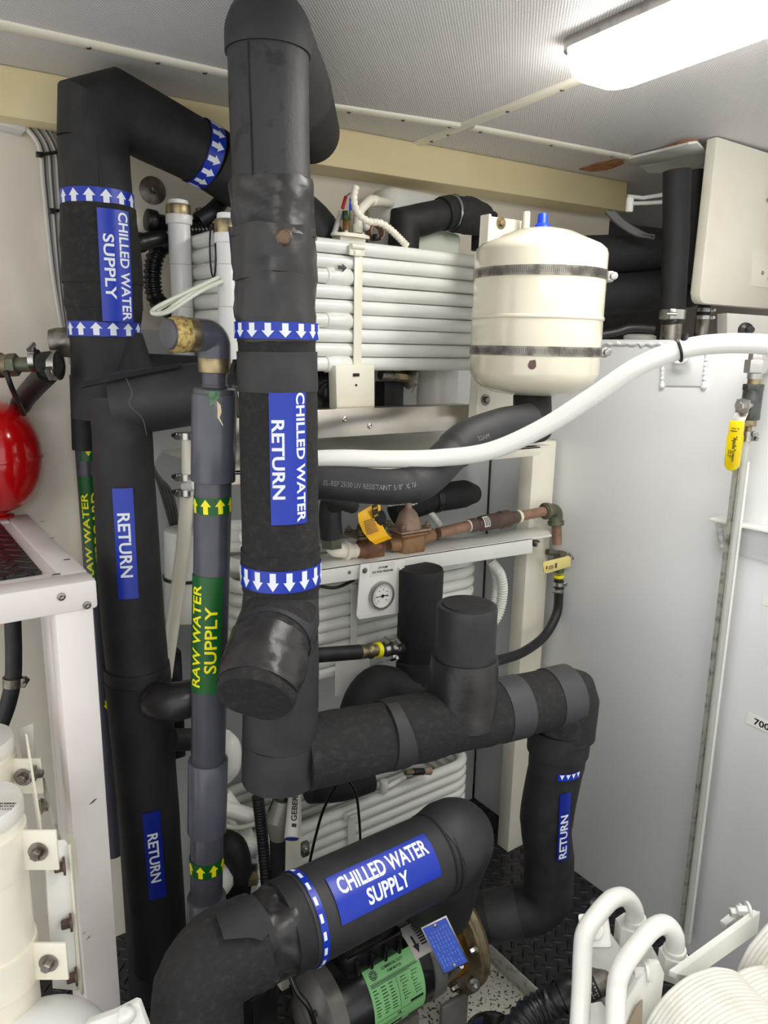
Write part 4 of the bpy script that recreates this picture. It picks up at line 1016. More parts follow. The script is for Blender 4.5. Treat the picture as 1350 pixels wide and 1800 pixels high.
b = B(); s_ = Cyl(zset(ctr, zt(640)), V((0, 0, 1)), CAM - ctr, Rk, 'ring'); disc2(b, -.003, .0, .0075, 14); poly2(b, [(-.009, .003), (.004, .004), (.002, .010), (-.008, .008)]); onto(b, s_, .0002, .0003, .004); fin('paint_chip', b, CHECK, et, smooth=False)
# its mounting plate
mp = thing('mounting_bracket', 'cream bracket plate with hex bolts behind the pressure tank', 'bracket', PY(875, 735, 1.20))
b = B(); prism(b, [PY(848, 378, 1.2), PY(905, 386, 1.2), PY(918, 388, 1.2), PY(880, 735, 1.2), PY(826, 735, 1.2)], V((0, .006, 0)), bev=.001); prism(b, [PY(848, 378, 1.2), PY(852, 379, 1.2), PY(830, 735, 1.2), PY(826, 735, 1.2)], V((0, -.02, 0))); fin('plate', b, CREAM, mp)
b = B(); hexbolt(b, PY(880, 392, 1.2), V((0, -1, 0)), .0075, .008); fin('bolt', b, BRASS, mp)
b = B(); hexbolt(b, PY(853, 703, 1.2), V((0, -1, 0)), .0075, .008); fin('bolt', b, STEELD, mp)
b = B(); cyl(b, PY(924, 420, 1.17), PY(926, 372, 1.17), .0075, bev=.001); fin('rod', b, CREAM, mp)
b = B(); abox(b, PY(832, 700, 1.21).x, PY(905, 700, 1.21).x, 1.206, 1.212, zr(870, 780, 1.2), zr(870, 690, 1.2)); fin('lower_plate', b, CREAM, mp)
# black foam hose below the tank
ih = thing('insulated_hose', 'black foam insulated hose sweeping from the central riser up to the pressure tank', 'hose', PH(700, 870, 1.22))
P = [PH(470, 846, 1.205), PH(545, 846, 1.205), PH(600, 850, 1.21), PH(690, 856, 1.22), PH(745, 842, 1.25), PH(790, 800, 1.30), PH(825, 772, 1.33), PH(880, 752, 1.37), PH(930, 742, 1.41)]
b = B(); tube(b, spline(P, 8), [pr(32, P[0])] * 28 + [pr(35, P[3])] * 14 + [pr(35, P[6])] * 30, 30, True); rough(b, .0008, 20); fin('foam', b, FOAMG, ih)
u0 = PH(936, 745, 1.43); b = B(); tube(b, [PH(905, 748, 1.39), u0, zset(ctr, zt(690))], [pr(34, u0)] * 3, 30, True, .01); fin('foam_elbow', b, FOAM, ih)
Pn = spline(P, 8)
i0 = [i for i, p in enumerate(Pn) if proj(p)[0] > 562][0]; i1 = [i for i, p in enumerate(Pn) if proj(p)[0] > 740][0]
class Path:
    """lettering along a curved hose"""
    cdir = None
    def __init__(s, P, r, up=0): s.P, s.r, s.up = P, r, up; s.L = [0]; [s.L.append(s.L[-1] + (c - a).length) for a, c in zip(P, P[1:])]
    def map(s, x, y, l):
        for i in range(len(s.P) - 1):
            if s.L[i + 1] >= x or i == len(s.P) - 2:
                t = (x - s.L[i]) / (s.L[i + 1] - s.L[i]); p = s.P[i].lerp(s.P[i + 1], t); d = (s.P[i + 1] - s.P[i]).normalized(); break
        u = (CAM - p); u = (u - d * u.dot(d)).normalized(); tt = d.cross(u); th = -(y + s.up) / s.r
        return p + (u * math.cos(th) + tt * math.sin(th)) * (s.r + l)
hr = pr(32, P[1])
ps_ = Path(Pn[i0:i1 + 2], hr); TL = ps_.L[-1]
lettering(ps_, [('EL-REF 25/50 UV RESISTANT 5/8" X 7/8"', .002, TL * .80, -.005, .0035)], LETG, ih, lift=.001, bold=0)
i0 = [i for i, p in enumerate(Pn) if proj(p)[0] > 815][0]; ps_ = Path(Pn[i0 - 1:], pr(35, P[5]))
lettering(ps_, [('32AM', .006, .032, -.012, -.004)], LETG, ih, lift=.001, bold=0)
# long white hose
wh = thing('white_hose', 'long glossy white hose sweeping from behind the riser across to the upper right edge', 'hose', PH(760, 812, 1.28))
P = [PH(450, 812, 1.19), PH(535, 808, 1.20), PH(600, 806, 1.215), PH(680, 807, 1.23), PH(770, 805, 1.235), PH(860, 793, 1.225), PH(950, 754, 1.21), PH(1040, 698, 1.19), PH(1120, 645, 1.17), PH(1195, 615, 1.16), PH(1270, 604, 1.15), PH(1360, 607, 1.14), PH(1460, 625, 1.12), PH(1620, 670, 1.07), PH(1800, 750, 1.0)]
b = B(); tube(b, spline(P, 9), .0150, 24, True); fin('hose', b, HOSEW, wh)
p = PH(1193, 616, 1.16); d_ = (P[10] - P[8]).normalized()
b = B(); u_, v_ = perp(d_); tube(b, [p + (u_ * math.cos(t) + v_ * math.sin(t)) * .0165 for t in [2 * math.pi * k / 24 for k in range(24)]], .0022, 8, closed=True); box(b, p + V((-.0, -.008, .02)) , .008, .008, .010, bev=.001); solo('cable_tie', 'black cable tie round the white hose, near the tank\'s lifting plate', 'cable tie', b, PLASB)
b = B(); q = PX(1195, 628, XT - .02); tube(b, [q + V((0, math.cos(t) * .018, math.sin(t) * .012)) for t in [2 * math.pi * k / 20 for k in range(20)]], .005, 10, closed=True); solo('white_ring', 'small white ring behind the white hose at its black cable tie', 'ring', b, WHITE)
# ================================================================== regulator line on the angle shelf
YV = 1.262
vp = lambda px, py, y=YV: PY(px, py, y)
rg_ = thing('pressure_regulator', 'bronze pressure regulator line with yellow tag on the white angle shelf', 'valve', vp(700, 985))
b = B(); P = [vp(583, 925), vp(583, 966), vp(625, 968)]; tube(b, fillet(P, .02, 6), pr(14, P[0]), 20); fin('white_elbow', b, CREAM, rg_)
b = B(); cyl(b, vp(604, 968), vp(611, 968), pr(19, P[0]), seg=10, bev=.001); fin('union_nut', b, CREAM, rg_)
b = B(); cyl(b, vp(611, 968), vp(624, 967), pr(12, P[0]), bev=.001); fin('nipple', b, STEEL, rg_)
b = B(); cyl(b, vp(583, 938), vp(583, 962), pr(20, P[0]), seg=6, bev=.001); fin('nut', b, PATINA, rg_)
b = B(); tube(b, spline([vp(583, 945), vp(580, 905), vp(585, 880), vp(600, 868, 1.22)], 6), pr(20, P[0]), 20); fin('hose_stub', b, RUBBER, rg_)
# left body with flange
b = B(); lathe(b, vp(622, 968), V((1, 0, -.05)), [(0, .012), (.004, .016), (.012, .016), (.02, .026), (.055, .026), (.064, .017), (.072, .015)], 24); box(b, vp(653, 974), .050, .044, .040, bev=.010); rough(b, .002, 60); bb = fin('backflow_body', b, RUSTB, rg_, ang=60)
b = B(); cyl(b, vp(652, 990), vp(652, 983), .018, seg=8, bev=.002); fin('drain_boss', b, RUSTB, rg_)
b = B(); box(b, vp(645, 938), .078, .062, .009, bev=.003); lathe(b, vp(645, 937), V((0, 0, 1)), [(0, .026), (.02, .020), (.024, 0)], 20); fin('flange', b, BRONZED, rg_)
for dx in (-.031, .031):
    for dy in (-.023, .023):
        b = B(); hexbolt(b, vp(645, 935) + V((dx, dy, .003)), V((0, 0, 1)), .0052, .008); fin('bolt', b, PATINA, rg_)
# right body with bell
OCH = M('bronze_ochre', (150, 116, 80), .55, .15, col2=(124, 92, 60), vs=30, bump=.2, bs=70)
b = B(); box(b, vp(717, 955), .062, .058, .046, bev=.010); lathe(b, vp(683, 958), vp(784, 934) - vp(683, 958), [(0, .013), (.01, .018), (.022, .020), (.088, .021), (.098, .017), (.122, .016), (.126, .011)], 24); rough(b, .0014, 50); fin('regulator_body', b, OCH, rg_, ang=55)
b = B(); box(b, vp(717, 929), .084, .066, .006, bev=.002); fin('flange', b, PINKB, rg_)
b = B(); box(b, vp(717, 935), .082, .064, .006, bev=.002); fin('flange', b, OCH, rg_)
b = B(); lathe(b, vp(717, 927), V((0, 0, 1)), [(0, .0300), (.006, .0295), (.032, .0200), (.040, .013), (.044, .008), (.058, .0065), (.058, 0)], 28); fin('bell', b, PINKB, rg_)
for dx in (-.034, .034):
    for dy in (-.025, .025):
        b = B(); hexbolt(b, vp(717, 926) + V((dx, dy, .002)), V((0, 0, 1)), .0052, .009); fin('bolt', b, BRONZED, rg_)
c = vp(722, 945)
b = B(); cyl(b, vp(770, 937), vp(826, 924), pr(10, c)); fin('copper_pipe', b, COPPER, rg_)
b = B(); cyl(b, vp(822, 925), vp(825, 924), pr(12, c)); fin('solder_ring', b, CREAM, rg_)
b = B(); a0 = vp(822, 925); _l = (vp(912, 908) - a0).length / .098; lathe(b, a0, vp(912, 908) - a0, [(t * _l, r) for t, r in [(0, .011), (.002, .0165), (.014, .0165), (.018, .0135), (.024, .0185), (.030, .0195), (.058, .0195), (.060, .022), (.076, .022), (.078, .014), (.082, .016), (.092, .016), (.098, .011)]], 8 * 3); cv = fin('check_valve', b, CHECK, rg_, ang=30)
s_ = Cyl(a0 + (vp(912, 908) - a0).normalized() * .036, vp(912, 908) - a0, CAM - a0, .0197, 'along')
o = sticker('label', s_, 0, .018, -.010, .016, PAPER, rg_)
b = B(); [rect2(b, .003 + .005 * i, .0055 + .005 * i, -.008, .013) for i in range(3)]; onto(b, s_, .0014, .0002, .004); fin('print', b, LETB, o, smooth=False)
b = B(); cyl(b, vp(905, 909), vp(962, 898), pr(10, c)); fin('copper_pipe', b, COPPER, rg_)
b = B(); cyl(b, vp(909, 908.5), vp(913, 907.5), pr(13, c)); fin('solder_ring', b, CREAM, rg_)
b = B(); P = [vp(955, 899), vp(977, 896), vp(977, 922)]; tube(b, fillet(P, .018, 7), pr(14, c), 22); cyl(b, P[1].lerp(P[2], .75), P[2], pr(16.5, c), bev=.001); cyl(b, P[0].lerp(P[1], .1), P[0].lerp(P[1], .4), pr(17, c), bev=.001); fin('elbow', b, PATINA, rg_)
b = B(); cyl(b, vp(978, 918), vp(979, 956), pr(10, c)); fin('copper_pipe', b, COPPER, rg_)
# wire wrapped mesh/rag and stubby hose
b = B(); tube(b, spline([vp(588, 880, 1.22), vp(604, 884, 1.20), vp(620, 890, 1.21)], 5), [pr(20, c), pr(19, c), pr(17, c), pr(15, c)] + [pr(12, c)] * 8, 18, True, .004); rough(b, .003, 130); fin('mesh_wrap', b, FOAMR, rg_)
b = B(); lathe(b, vp(660, 910, 1.235), V((0, 0, 1)), [(-.03, .012), (-.012, .020), (.0, .023), (.012, .020), (.02, .010), (.02, 0)], 16); rough(b, .004, 90); fin('seal', b, FOAMR, rg_)
tg = thing('yellow_tag', 'curled yellow warning tag hanging on the bronze regulator', 'tag', vp(655, 950, 1.215))
T0 = [(630, 897), (668, 882), (670, 910), (675, 930), (687, 948), (660, 957), (645, 942), (634, 920)]
b = B(); P = [(629, 902, 668, 880), (631, 918, 670, 905), (638, 935, 673, 925), (650, 950, 682, 940), (660, 957, 689, 946)]; ys = (1.225, 1.215, 1.21, 1.205, 1.19)
L_ = [b.verts.new(vp(p[0], p[1], y)) for p, y in zip(P, ys)]; R_ = [b.verts.new(vp(p[2], p[3], y + .004)) for p, y in zip(P, ys)]
for i in range(4): b.faces.new((L_[i], R_[i], R_[i + 1], L_[i + 1]))
bmesh.ops.subdivide_edges(b, edges=b.edges[:], cuts=2, smooth=.6); 
ex = bmesh.ops.extrude_face_region(b, geom=b.faces[:])
for e in ex['geom']:
    if isinstance(e, bmesh.types.BMVert): e.co += V((0, .0007, 0))
fin('tag_sheet', b, TAGY, tg, ang=70)
s_ = Flat(vp(655, 893, 1.214), vp(668, 888, 1.216) - vp(655, 893, 1.214), V((0, 0, 1)))
o = sticker('printed_panel', s_, -.002, .013, -.022, .006, LETB, tg, lift=.0, thick=.001); lettering(s_, [('WARNING', 0, .011, -.004, .000), ('WATTS', .0, .011, -.020, -.016)], TAGY, o, lift=.001)
s_ = Flat(vp(636, 915, 1.205), vp(668, 905, 1.206) - vp(636, 915, 1.205), V((.0, .01, 1)))
b = B()
for i in range(9): rect2(b, .003 + .0006 * i, .028 + .0012 * i, -.004 - .0036 * i, -.0025 - .0036 * i)
onto(b, s_, .0008, .0003); fin('print', b, CHECK, tg, smooth=False)
# ball valve with beige lever and hose
bv = thing('ball_valve', 'small ball valve with beige lever, below the right end of the copper pipe', 'valve', vp(982, 1040))
b = B(); up = V((0, 0, 1)); a0 = vp(983, 1005)
ztv = lambda py: vp(982, py)
lathe(b, ztv(1006), up, [(0, .0135), (.012, .0135), (.016, .019), (.034, .019), (.040, .016), (.048, .0165), (.056, .0165), (.058, .010)], 8); fin('body', b, PATINA, bv, ang=30)
b = B(); cyl(b, ztv(978) + V((.0, -.005, 0)), vp(1007, 976, YV - .02), .0075, seg=6); hexbolt(b, vp(1005, 977, YV - .02), _r, .008, .010); fin('stem', b, STEELD, bv)
b = B(); cyl(b, vp(962, 970), vp(975, 972), .008, seg=8); fin('side_plug', b, PATINA, bv)
hq = [(953, 992), (956, 987), (998, 977), (1002, 979), (1002, 995), (960, 1008), (955, 1006)]
b = B(); prism(b, [vp(x, y, YV - .052) for x, y in hq], V((0, -.003, 0)), bev=.001); lv = fin('lever', b, BEIGE, bv)
s_ = Flat(vp(955, 1006, YV - .0555), vp(1002, 994, YV - .0555) - vp(955, 1006, YV - .0555), V((0, 0, 1)))
b = B(); rect2(b, .009, .014, .006, .014); [rect2(b, .019, .037, .004 + .0035 * i, .0055 + .0035 * i) for i in range(3)]; rect2(b, .042, .049, .003, .016); onto(b, s_, .0002, .0003); fin('print', b, CHECK, lv, smooth=False)
b = B(); lathe(b, ztv(1016), up, [(0, .0125), (.002, .0135), (.006, .0135), (.008, .0125)], 28); fin('yellow_ring', b, YEL, bv)
for y, d_ in ((1026, V((1, -.4, 0))), (1037, V((-1, -.6, 0)))): clamp(bv, ztv(y), up, .0128, .010, d_)
P = [ztv(1012), ztv(1045), vp(978, 1080), vp(957, 1118, 1.25), vp(920, 1146, 1.23), vp(880, 1160, 1.21), vp(845, 1168, 1.19), vp(790, 1172, 1.18)]
b = B(); tube(b, spline(P, 8), .0122, 20); solo('black_hose', 'black rubber hose curving down from the beige-lever ball valve', 'hose', b, RUBBER)
# gauge plate
gx = 1.208
gpl = thing('pressure_gauge_panel', 'white plate with round pressure gauge marked CW PUMP SUCTION PRESSURE', 'gauge', PY(668, 1085, gx))
q = [PY(634, 992, gx), PY(712, 982, gx), PY(711, 1000, gx), PY(707, 1070, gx), PY(700, 1078, gx), PY(632, 1089, gx), PY(627, 1083, gx)]
b = B(); prism(b, q, V((0, .003, 0)), bev=.0008); fin('plate', b, WHITE, gpl)
for x, y, mt in ((641, 1003, STEELD), (702, 998, WHITE)):
    b = B(); hexbolt(b, PY(x, y, gx), V((0, -1, 0)), .0035 if mt is STEELD else .004, .005); fin('bolt', b, mt, gpl)
O_ = PY(651, 1013, gx); s_ = Flat(O_, PY(692, 1007, gx) - O_, V((0, 0, 1))); lw = (PY(692, 1007, gx) - O_).length
o = sticker('name_label', s_, -.001, lw, -.002, .026, WHITEB, gpl, lift=.0002, thick=.0005)
lettering(s_, [('CW PUMP', lw * .3, lw * .72, .0135, .0185), ('SUCTION PRESSURE', lw * .06, lw * .95, .005, .010)], LETB, o, lift=.0009)
gc = PY(669, 1046, gx); gr = pr(26, gc); ny = V((0, -1, 0))
b = B(); lathe(b, gc, ny, [(0, gr), (.005, gr), (.009, gr * .96), (.009, gr * .82), (.006, gr * .80)], 48); fin('bezel', b, STEEL, gpl)
b = B(); lathe(b, gc, ny, [(.006, gr * .80), (.0065, gr * .80)], 48); gd = fin('dial', b, GLASSG, gpl)
s_ = Flat(gc + ny * .0067, V((1, 0, 0)), V((0, 0, 1)))
b = B()
for i in range(28):
    t = math.radians(225 - 270 * i / 27); r0 = gr * (.66 if i % 3 else .60)
    c0 = V((math.cos(t), math.sin(t))); n0 = V((-c0.y, c0.x)); w_ = .0004
    poly2(b, [tuple(c0 * r0 + n0 * w_), tuple(c0 * r0 - n0 * w_), tuple(c0 * gr * .74 - n0 * w_), tuple(c0 * gr * .74 + n0 * w_)])
onto(b, s_, 0, .0002); fin('scale_marks', b, LETB, gd, smooth=False)
lettering(s_, [(t_, gr * .46 * math.cos(math.radians(a)) - .0017, gr * .46 * math.cos(math.radians(a)) + .0017, gr * .46 * math.sin(math.radians(a)) - .0014, gr * .46 * math.sin(math.radians(a)) + .0014) for t_, a in (('0', 225), ('2', 180), ('4', 125), ('6', 80), ('8', 35), ('10', -10), ('15', -45))], LETB, gd, lift=.0001, thick=.0002, name='numerals')
b = B(); poly2(b, [(-gr * .7, -.0003), (gr * .45, -.0012), (gr * .45, .0012), (-gr * .7, .0003)]); disc2(b, 0, 0, gr * .12); onto(b, s_, .0012, .0004); fin('needle', b, LETB, gd, smooth=False)
# hose with brass fitting and two clamps
fh = thing('hose_joint', 'black hose joint with brass coupling, yellow ring and two steel clamps below the gauge', 'hose', PY(660, 1165, 1.22))
hy = 1.19
P = [PY(470, 1158, hy), PY(632, 1146, hy)]
b = B(); tube(b, P, pr(13, P[1]), 18); fin('hose', b, RUBBER, fh)
b = B(); a0 = PY(628, 1147, hy); dd = PY(700, 1138, hy) - a0; lathe(b, a0, dd, [(0, .013), (.002, .015), (.02, .015), (.024, .012), (.03, .0165), (.035, .0165), (.037, .013), (.05, .013)], 14); fin('coupling', b, BRASS, fh)
b = B(); cyl(b, PY(661, 1143, hy), PY(668, 1142, hy), .0165, bev=.001); fin('yellow_ring', b, YEL, fh)
for x, d_ in ((676, V((0, -.3, 1))), (689, V((0, -.6, -1)))):
    clamp(fh, PY(x, 1142 - (x - 676) * .15, hy), dd, .0148, .011, d_)
clamp(fh, PY(694, 1140, hy), dd, .0148, .010, V((0, -.5, 1)))
b = B(); tube(b, spline([PY(668, 1142, hy), PY(710, 1138, hy), PY(760, 1140, hy + .02), PY(800, 1150, hy + .05)], 6), .0145, 18); fin('hose', b, RUBBER, fh)
b = B(); prism(b, [PY(590, 1165, 1.26), PY(650, 1155, 1.26), PY(650, 1205, 1.26), PY(590, 1225, 1.26)], V((0, .003, 0)), bev=.0008); solo('white_plate', 'small white plate beneath the brass hose joint', 'plate', b, WHITE)
# black drum and bent foam pipes behind the stub
dr = thing('black_drum', 'matt black drum behind the gauge plate and the header stub', 'drum', PY(735, 1170, 1.32))
t0 = PY(740, 1000, 1.19)
b = B(); zz = lambda py: zset(t0, PY(740, py, 1.19).z)
tube(b, [zz(1100), zz(1003), zz(998)], [.0475, .0490, .0465], 36, True, .02); fin('drum', b, FOAMD, dr)
b = B(); tube(b, [zz(1180), zz(1125), zz(1092)], [.046, .0485, .0475], 36, True, .01); rough(b, .0012, 20); fin('sleeve', b, FOAMD, dr)
bp_ = thing('bent_foam_pipe', 'black foam pipe bend behind the header, beneath the black drum', 'pipe', PY(640, 1260, 1.2))
b = B(); P = [PY(735, 1165, 1.17), PY(730, 1215, 1.16), PY(665, 1205, 1.17), PY(635, 1245, 1.14), PY(630, 1290, 1.14)]
tube(b, spline(P, 7), [.048] * 10 + [.042] * 30, 30, True); rough(b, .001, 30); fin('foam', b, FOAMD, bp_)
# black wrapped pipe on the far wall behind the regulator
wb = thing('wrapped_pipe_end', 'black wrapped pipe end behind the bronze bell of the regulator', 'pipe', PY(800, 900, 1.34))
b = B(); P = [PY(690, 900, 1.36), PY(760, 876, 1.34), PY(815, 868, 1.34), PY(832, 868, 1.35)]; tube(b, P, [.030, .034, .034, .024], 28, True, .008); rough(b, .001, 30); fin('wrap', b, FOAMD, wb)
b = B(); tube(b, [PY(757, 877, 1.34), PY(766, 875, 1.34)], .0365, 28); fin('band', b, PLASB, wb)
b = B(); corrugate(b, spline([PY(680, 885, 1.34), PY(715, 882, 1.33), PY(750, 895, 1.33), PY(772, 922, 1.33)], 8), .0075, .007, .0012); solo('white_conduit', 'thin white ribbed conduit arching behind the bronze bell', 'conduit', b, WHITE)
# ribbed conduit right of the middle coil
b = B(); corrugate(b, spline([PY(862, 985, 1.28), PY(880, 1010, 1.27), PY(884, 1045, 1.27), PY(874, 1085, 1.27), PY(850, 1110, 1.27)], 8), .0105, .006, .002); solo('white_conduit', 'white ribbed conduit curving down at the right end of the middle coil', 'conduit', b, WHITE)
b = B(); corrugate(b, spline([PY(862, 982, 1.30), PY(874, 1020, 1.29), PY(868, 1080, 1.29)], 8), .010, .006, .002); solo('white_conduit', 'second white ribbed conduit beside the right end of the middle coil, inner one', 'conduit', b, WHITE)
b = B(); tube(b, spline([PY(560, 1030, 1.26), PY(590, 1033, 1.25), PY(622, 1020, 1.26)], 6), .0035, 8); solo('black_cable', 'thin black cable sagging under the angle shelf left of the gauge', 'cable', b, PLASB)
# things on the bottom coil
b = B(); tube(b, spline([PY(545, 1388, 1.30), PY(600, 1385, 1.30), PY(650, 1370, 1.30)], 5), .030, 24); solo('black_foam_pipe', 'dark foam pipe lying on the lowest coil under the header', 'pipe', b, FOAMD)
fc = thing('flare_connector', 'small brass and black connector with red tip on the lowest coil', 'connector', PY(740, 1362, 1.27))
b = B(); cyl(b, PY(712, 1358, 1.27), PY(726, 1357, 1.27), .0065, seg=8); fin('brass_nut', b, BRASS, fc)
b = B(); cyl(b, PY(726, 1357, 1.27), PY(744, 1356, 1.27), .0085, bev=.001); fin('black_body', b, PLASB, fc)
b = B(); cyl(b, PY(744, 1356, 1.27), PY(756, 1355, 1.27), .0075, .010); fin('red_tip', b, PINKB, fc)
b = B(); cyl(b, PY(675, 1392, 1.29), PY(675, 1372, 1.29), .010, bev=.002); cyl(b, PY(680, 1384, 1.29), PY(712, 1366, 1.29), .006); solo('white_fitting', 'small white fitting on the lowest coil left of the red-tipped connector', 'fitting', b, WHITE)
b = B(); tube(b, spline([zset(PY(538, 1600, 1.19), FLZ + .004), PY(538, 1570, 1.19), PY(560, 1450, 1.16), PY(585, 1390, 1.14), PY(605, 1370, 1.13), PY(625, 1395, 1.14), PY(632, 1450, 1.17), PY(633, 1510, 1.2), zset(PY(633, 1560, 1.2), FLZ + .004)], 8), .0030, 10); solo('cable_loop', 'thin black cable arching in front of the lowest coil', 'cable', b, BLACKG)
# hoses and the grey pipe at the rack's left post
b = B(); P = [PH(453, 1400, 1.22), PH(462, 1480, 1.22), PH(472, 1600, 1.20), PH(476, 1660, 1.18)]; corrugate(b, spline(P, 6), .0098, .006, .0012); solo('ribbed_black_hose', 'ribbed black hose hanging under the riser, left of the blue-ended grey pipe', 'hose', b, RUBBER)
gb = thing('grey_pipe_stub', 'grey plastic pipe stub with black lettering and blue end, under the riser', 'pipe', PH(512, 1480, 1.16))
a_, c_ = PH(518, 1392, 1.20), PH(513, 1474, 1.14)
b = B(); cyl(b, a_, c_, pr(11.5, c_), pr(13.5, c_), bev=.001); fin('pipe', b, PAPERG, gb)
b = B(); d_ = (c_ - a_).normalized(); cyl(b, c_, c_ + d_ * .0015, pr(11.5, c_)); fin('blue_end', b, BLUED, gb)
s_ = Cyl(a_.lerp(c_, .80), a_ - c_, CAM - a_, pr(12.9, c_), 'up'); lettering(s_, [('GEBERIT', .010, .066, -.0065, .0035)], LETB, gb, lift=.0004); b = B(); rect2(b, 0, .006, -.0065, .0015); onto(b, s_, .0004, .0003, .003); fin('logo_square', b, LETB, gb, smooth=False)
b = B(); tube(b, [PH(497, 1390, 1.21), PH(490, 1425, 1.20), PH(488, 1470, 1.20), PH(489, 1600, 1.20)], [.012, .019, .015, .0125], 20); solo('black_hose', 'black hose with clear sleeve beside the blue-ended grey pipe', 'hose', b, RUBBER)
b = B(); tube(b, [PH(495, 1408, 1.195), PH(489, 1440, 1.185), PH(489, 1470, 1.19)], [.0145, .0215, .0165], 20); solo('clear_sleeve', 'grey translucent sleeve on the hose left of the blue-ended pipe', 'sleeve', b, M('sleeve_grey', (120, 120, 112), .25))
hc = thing('pipe_clip', 'metal pipe clip on the right edge of the rack\'s left post', 'clip', PH(536, 1510, 1.24))
b = B(); box(b, PH(536, 1492, 1.24), .016, .012, .03, bev=.004); fin('clip_body', b, STEELD, hc)
b = B(); hexbolt(b, PH(537, 1490, 1.225), -FH, .005, .008); fin('bolt', b, STEEL, hc)
# white tangle behind the grey pipe
b = B(); tube(b, spline([PH(392, 1300, 1.24), PH(404, 1315, 1.22), PH(404, 1345, 1.22), PH(394, 1360, 1.24)], 6), .020, 18); solo('white_elbow', 'white plastic elbow right of the grey pipe, below the capped branch', 'elbow', b, WHITE)
for i, (P, r, lb) in enumerate((
    ([(392, 1420), (430, 1432), (455, 1440)], .016, 'white pipe behind the grey pipe, upper of the pair'),
    ([(392, 1470), (420, 1480), (455, 1492)], .019, 'white pipe behind the grey pipe, lower of the pair'),
    ([(395, 1395), (425, 1440), (450, 1515)], .012, 'white hose slanting down right behind the grey pipe'))):
    b = B(); tube(b, spline([PH(x, y, 1.28 + .01 * i) for x, y in P], 6), r, 16); solo('white_pipe', lb, 'pipe', b, WHITE)
b = B(); tube(b, spline([PH(395, 1452, 1.235), PH(420, 1455, 1.23), PH(452, 1448, 1.235)], 6), .0045, 10); solo('tubing', 'thin milky tube crossing behind the ribbed black hose', 'tubing', b, CLEAR)
b = B(); tube(b, spline([PH(382, 1480, 1.24), PH(410, 1490, 1.22), PH(420, 1530, 1.22), PH(418, 1570, 1.23)], 6), .025, 20); solo('black_elbow', 'black foam elbow right of the grey pipe\'s lower arrow band', 'elbow', b, FOAM)
b = B(); lathe(b, PH(392, 1545, 1.20), _r, [(-.03, .03), (.0, .032), (.012, .024), (.02, .010), (.02, 0)], 24); solo('white_end_cap', 'white domed end cap right of the grey pipe\'s lower arrow band', 'cap', b, WHITE)
b = B(); tube(b, [PH(425, 1545, 1.25), PH(432, 1610, 1.25), PH(436, 1680, 1.25)], [.028, .032, .030], 20); solo('white_standpipe', 'wide white pipe behind the black foam elbow, low behind the grey pipe', 'pipe', b, WHITE)
vv = thing('small_valve', 'small brass valve body low behind the ribbed black hose', 'valve', PH(446, 1560, 1.23))
b = B(); cyl(b, PH(440, 1530, 1.23), PH(452, 1530, 1.23), .012, seg=8, bev=.001); fin('cap', b, PLASB, vv)
b = B(); cyl(b, PH(436, 1545, 1.22), PH(452, 1543, 1.22), .014, seg=6, bev=.001); fin('nut', b, BRASS, vv)
# cream hose with clamps, left
ch = thing('cream_hose', 'cream hose slanting down behind the grey pipe, with steel clamps', 'hose', PH(290, 1190, 1.24))
P = [PH(328, 870, 1.29), PH(322, 960, 1.31), PH(306, 1080, 1.33), PH(291, 1190, 1.34)]
b = B(); tube(b, spline(P, 6), pr(12.5, P[0]), 18); fin('hose', b, CREAM, ch)
b = B(); cyl(b, PH(330, 838, 1.27), PH(330, 760, 1.27), pr(10.5, P[0]), bev=.001); fin('upper_hose', b, CREAM, ch)
for y in (865, 838, 766): clamp(ch, PH(329, y, 1.27), V((0, 0, 1)), pr(13, P[0]), .011, -_r - FH * .6)
b = B(); tube(b, [PH(326, 855, 1.27), PH(345, 852, 1.25)], pr(10, P[0]), 16); fin('tee', b, WHITE, ch)
wp = thing('white_filter_housing', 'white cylindrical housing behind the grey pipe and cream hose', 'housing', PH(330, 1090, 1.40))
b = B(); cyl(b, PH(330, 1085, 1.40), PH(330, 930, 1.40), .045, bev=.004); fin('housing_body', b, WHITE, wp)
b = B(); lathe(b, PH(330, 1012, 1.40), V((0, 0, 1)), [(-.003, .0455), (-.003, .048), (.003, .048), (.003, .0455)], 30); fin('ring', b, PLASB, wp)
for i, y in enumerate((925, 945, 962, 990)):
    b = B(); tube(b, [PH(396, y, 1.30), PH(430, y + (8 if i == 3 else -2), 1.26)], .010 + .002 * (i % 2), 16); solo('white_tube_end', ['uppermost', 'second', 'third', 'lowest'][i] + ' of four white tube ends between the grey pipe and the riser', 'tube', b, WHITE)
for i in range(4):
    b = B(); tube(b, spline([PH(262 + 4 * i, 800 + 12 * i, 1.46), PH(285 + 6 * i, 870, 1.46), PH(305 + 5 * i, 940 + 10 * i, 1.46)], 6), .0032, 8); solo('grey_cable', 'grey cable hanging behind the cream hose', 'cable', b, CABLED, group='grey cables behind the cream hose')
b = B(); tube(b, spline([PH(275, 1230, 1.18), PH(300, 1235, 1.16), PH(345, 1225, 1.17), PH(370, 1225, 1.2)], 6), pr(34, PH(300, 1235, 1.16)), 24); rough(b, .003, 30); solo('wrapped_pipe_bend', 'black taped pipe bend between the return pipe and the grey pipe', 'pipe', b, TAPE)
b = B(); tube(b, [PH(300, 1300, 1.2), PH(345, 1300, 1.24)], .02, 18); solo('black_pipe', 'short black pipe beneath the taped bend left of the grey pipe', 'pipe', b, RUBBER)
b = B(); abox(b, .43, .50, 1.40, 1.48, PH(330, 1300, 1.5).z, PH(330, 1120, 1.5).z, bev=.005); solo('black_canister', 'dark canister low behind the cream hose', 'canister', b, BLACKG)
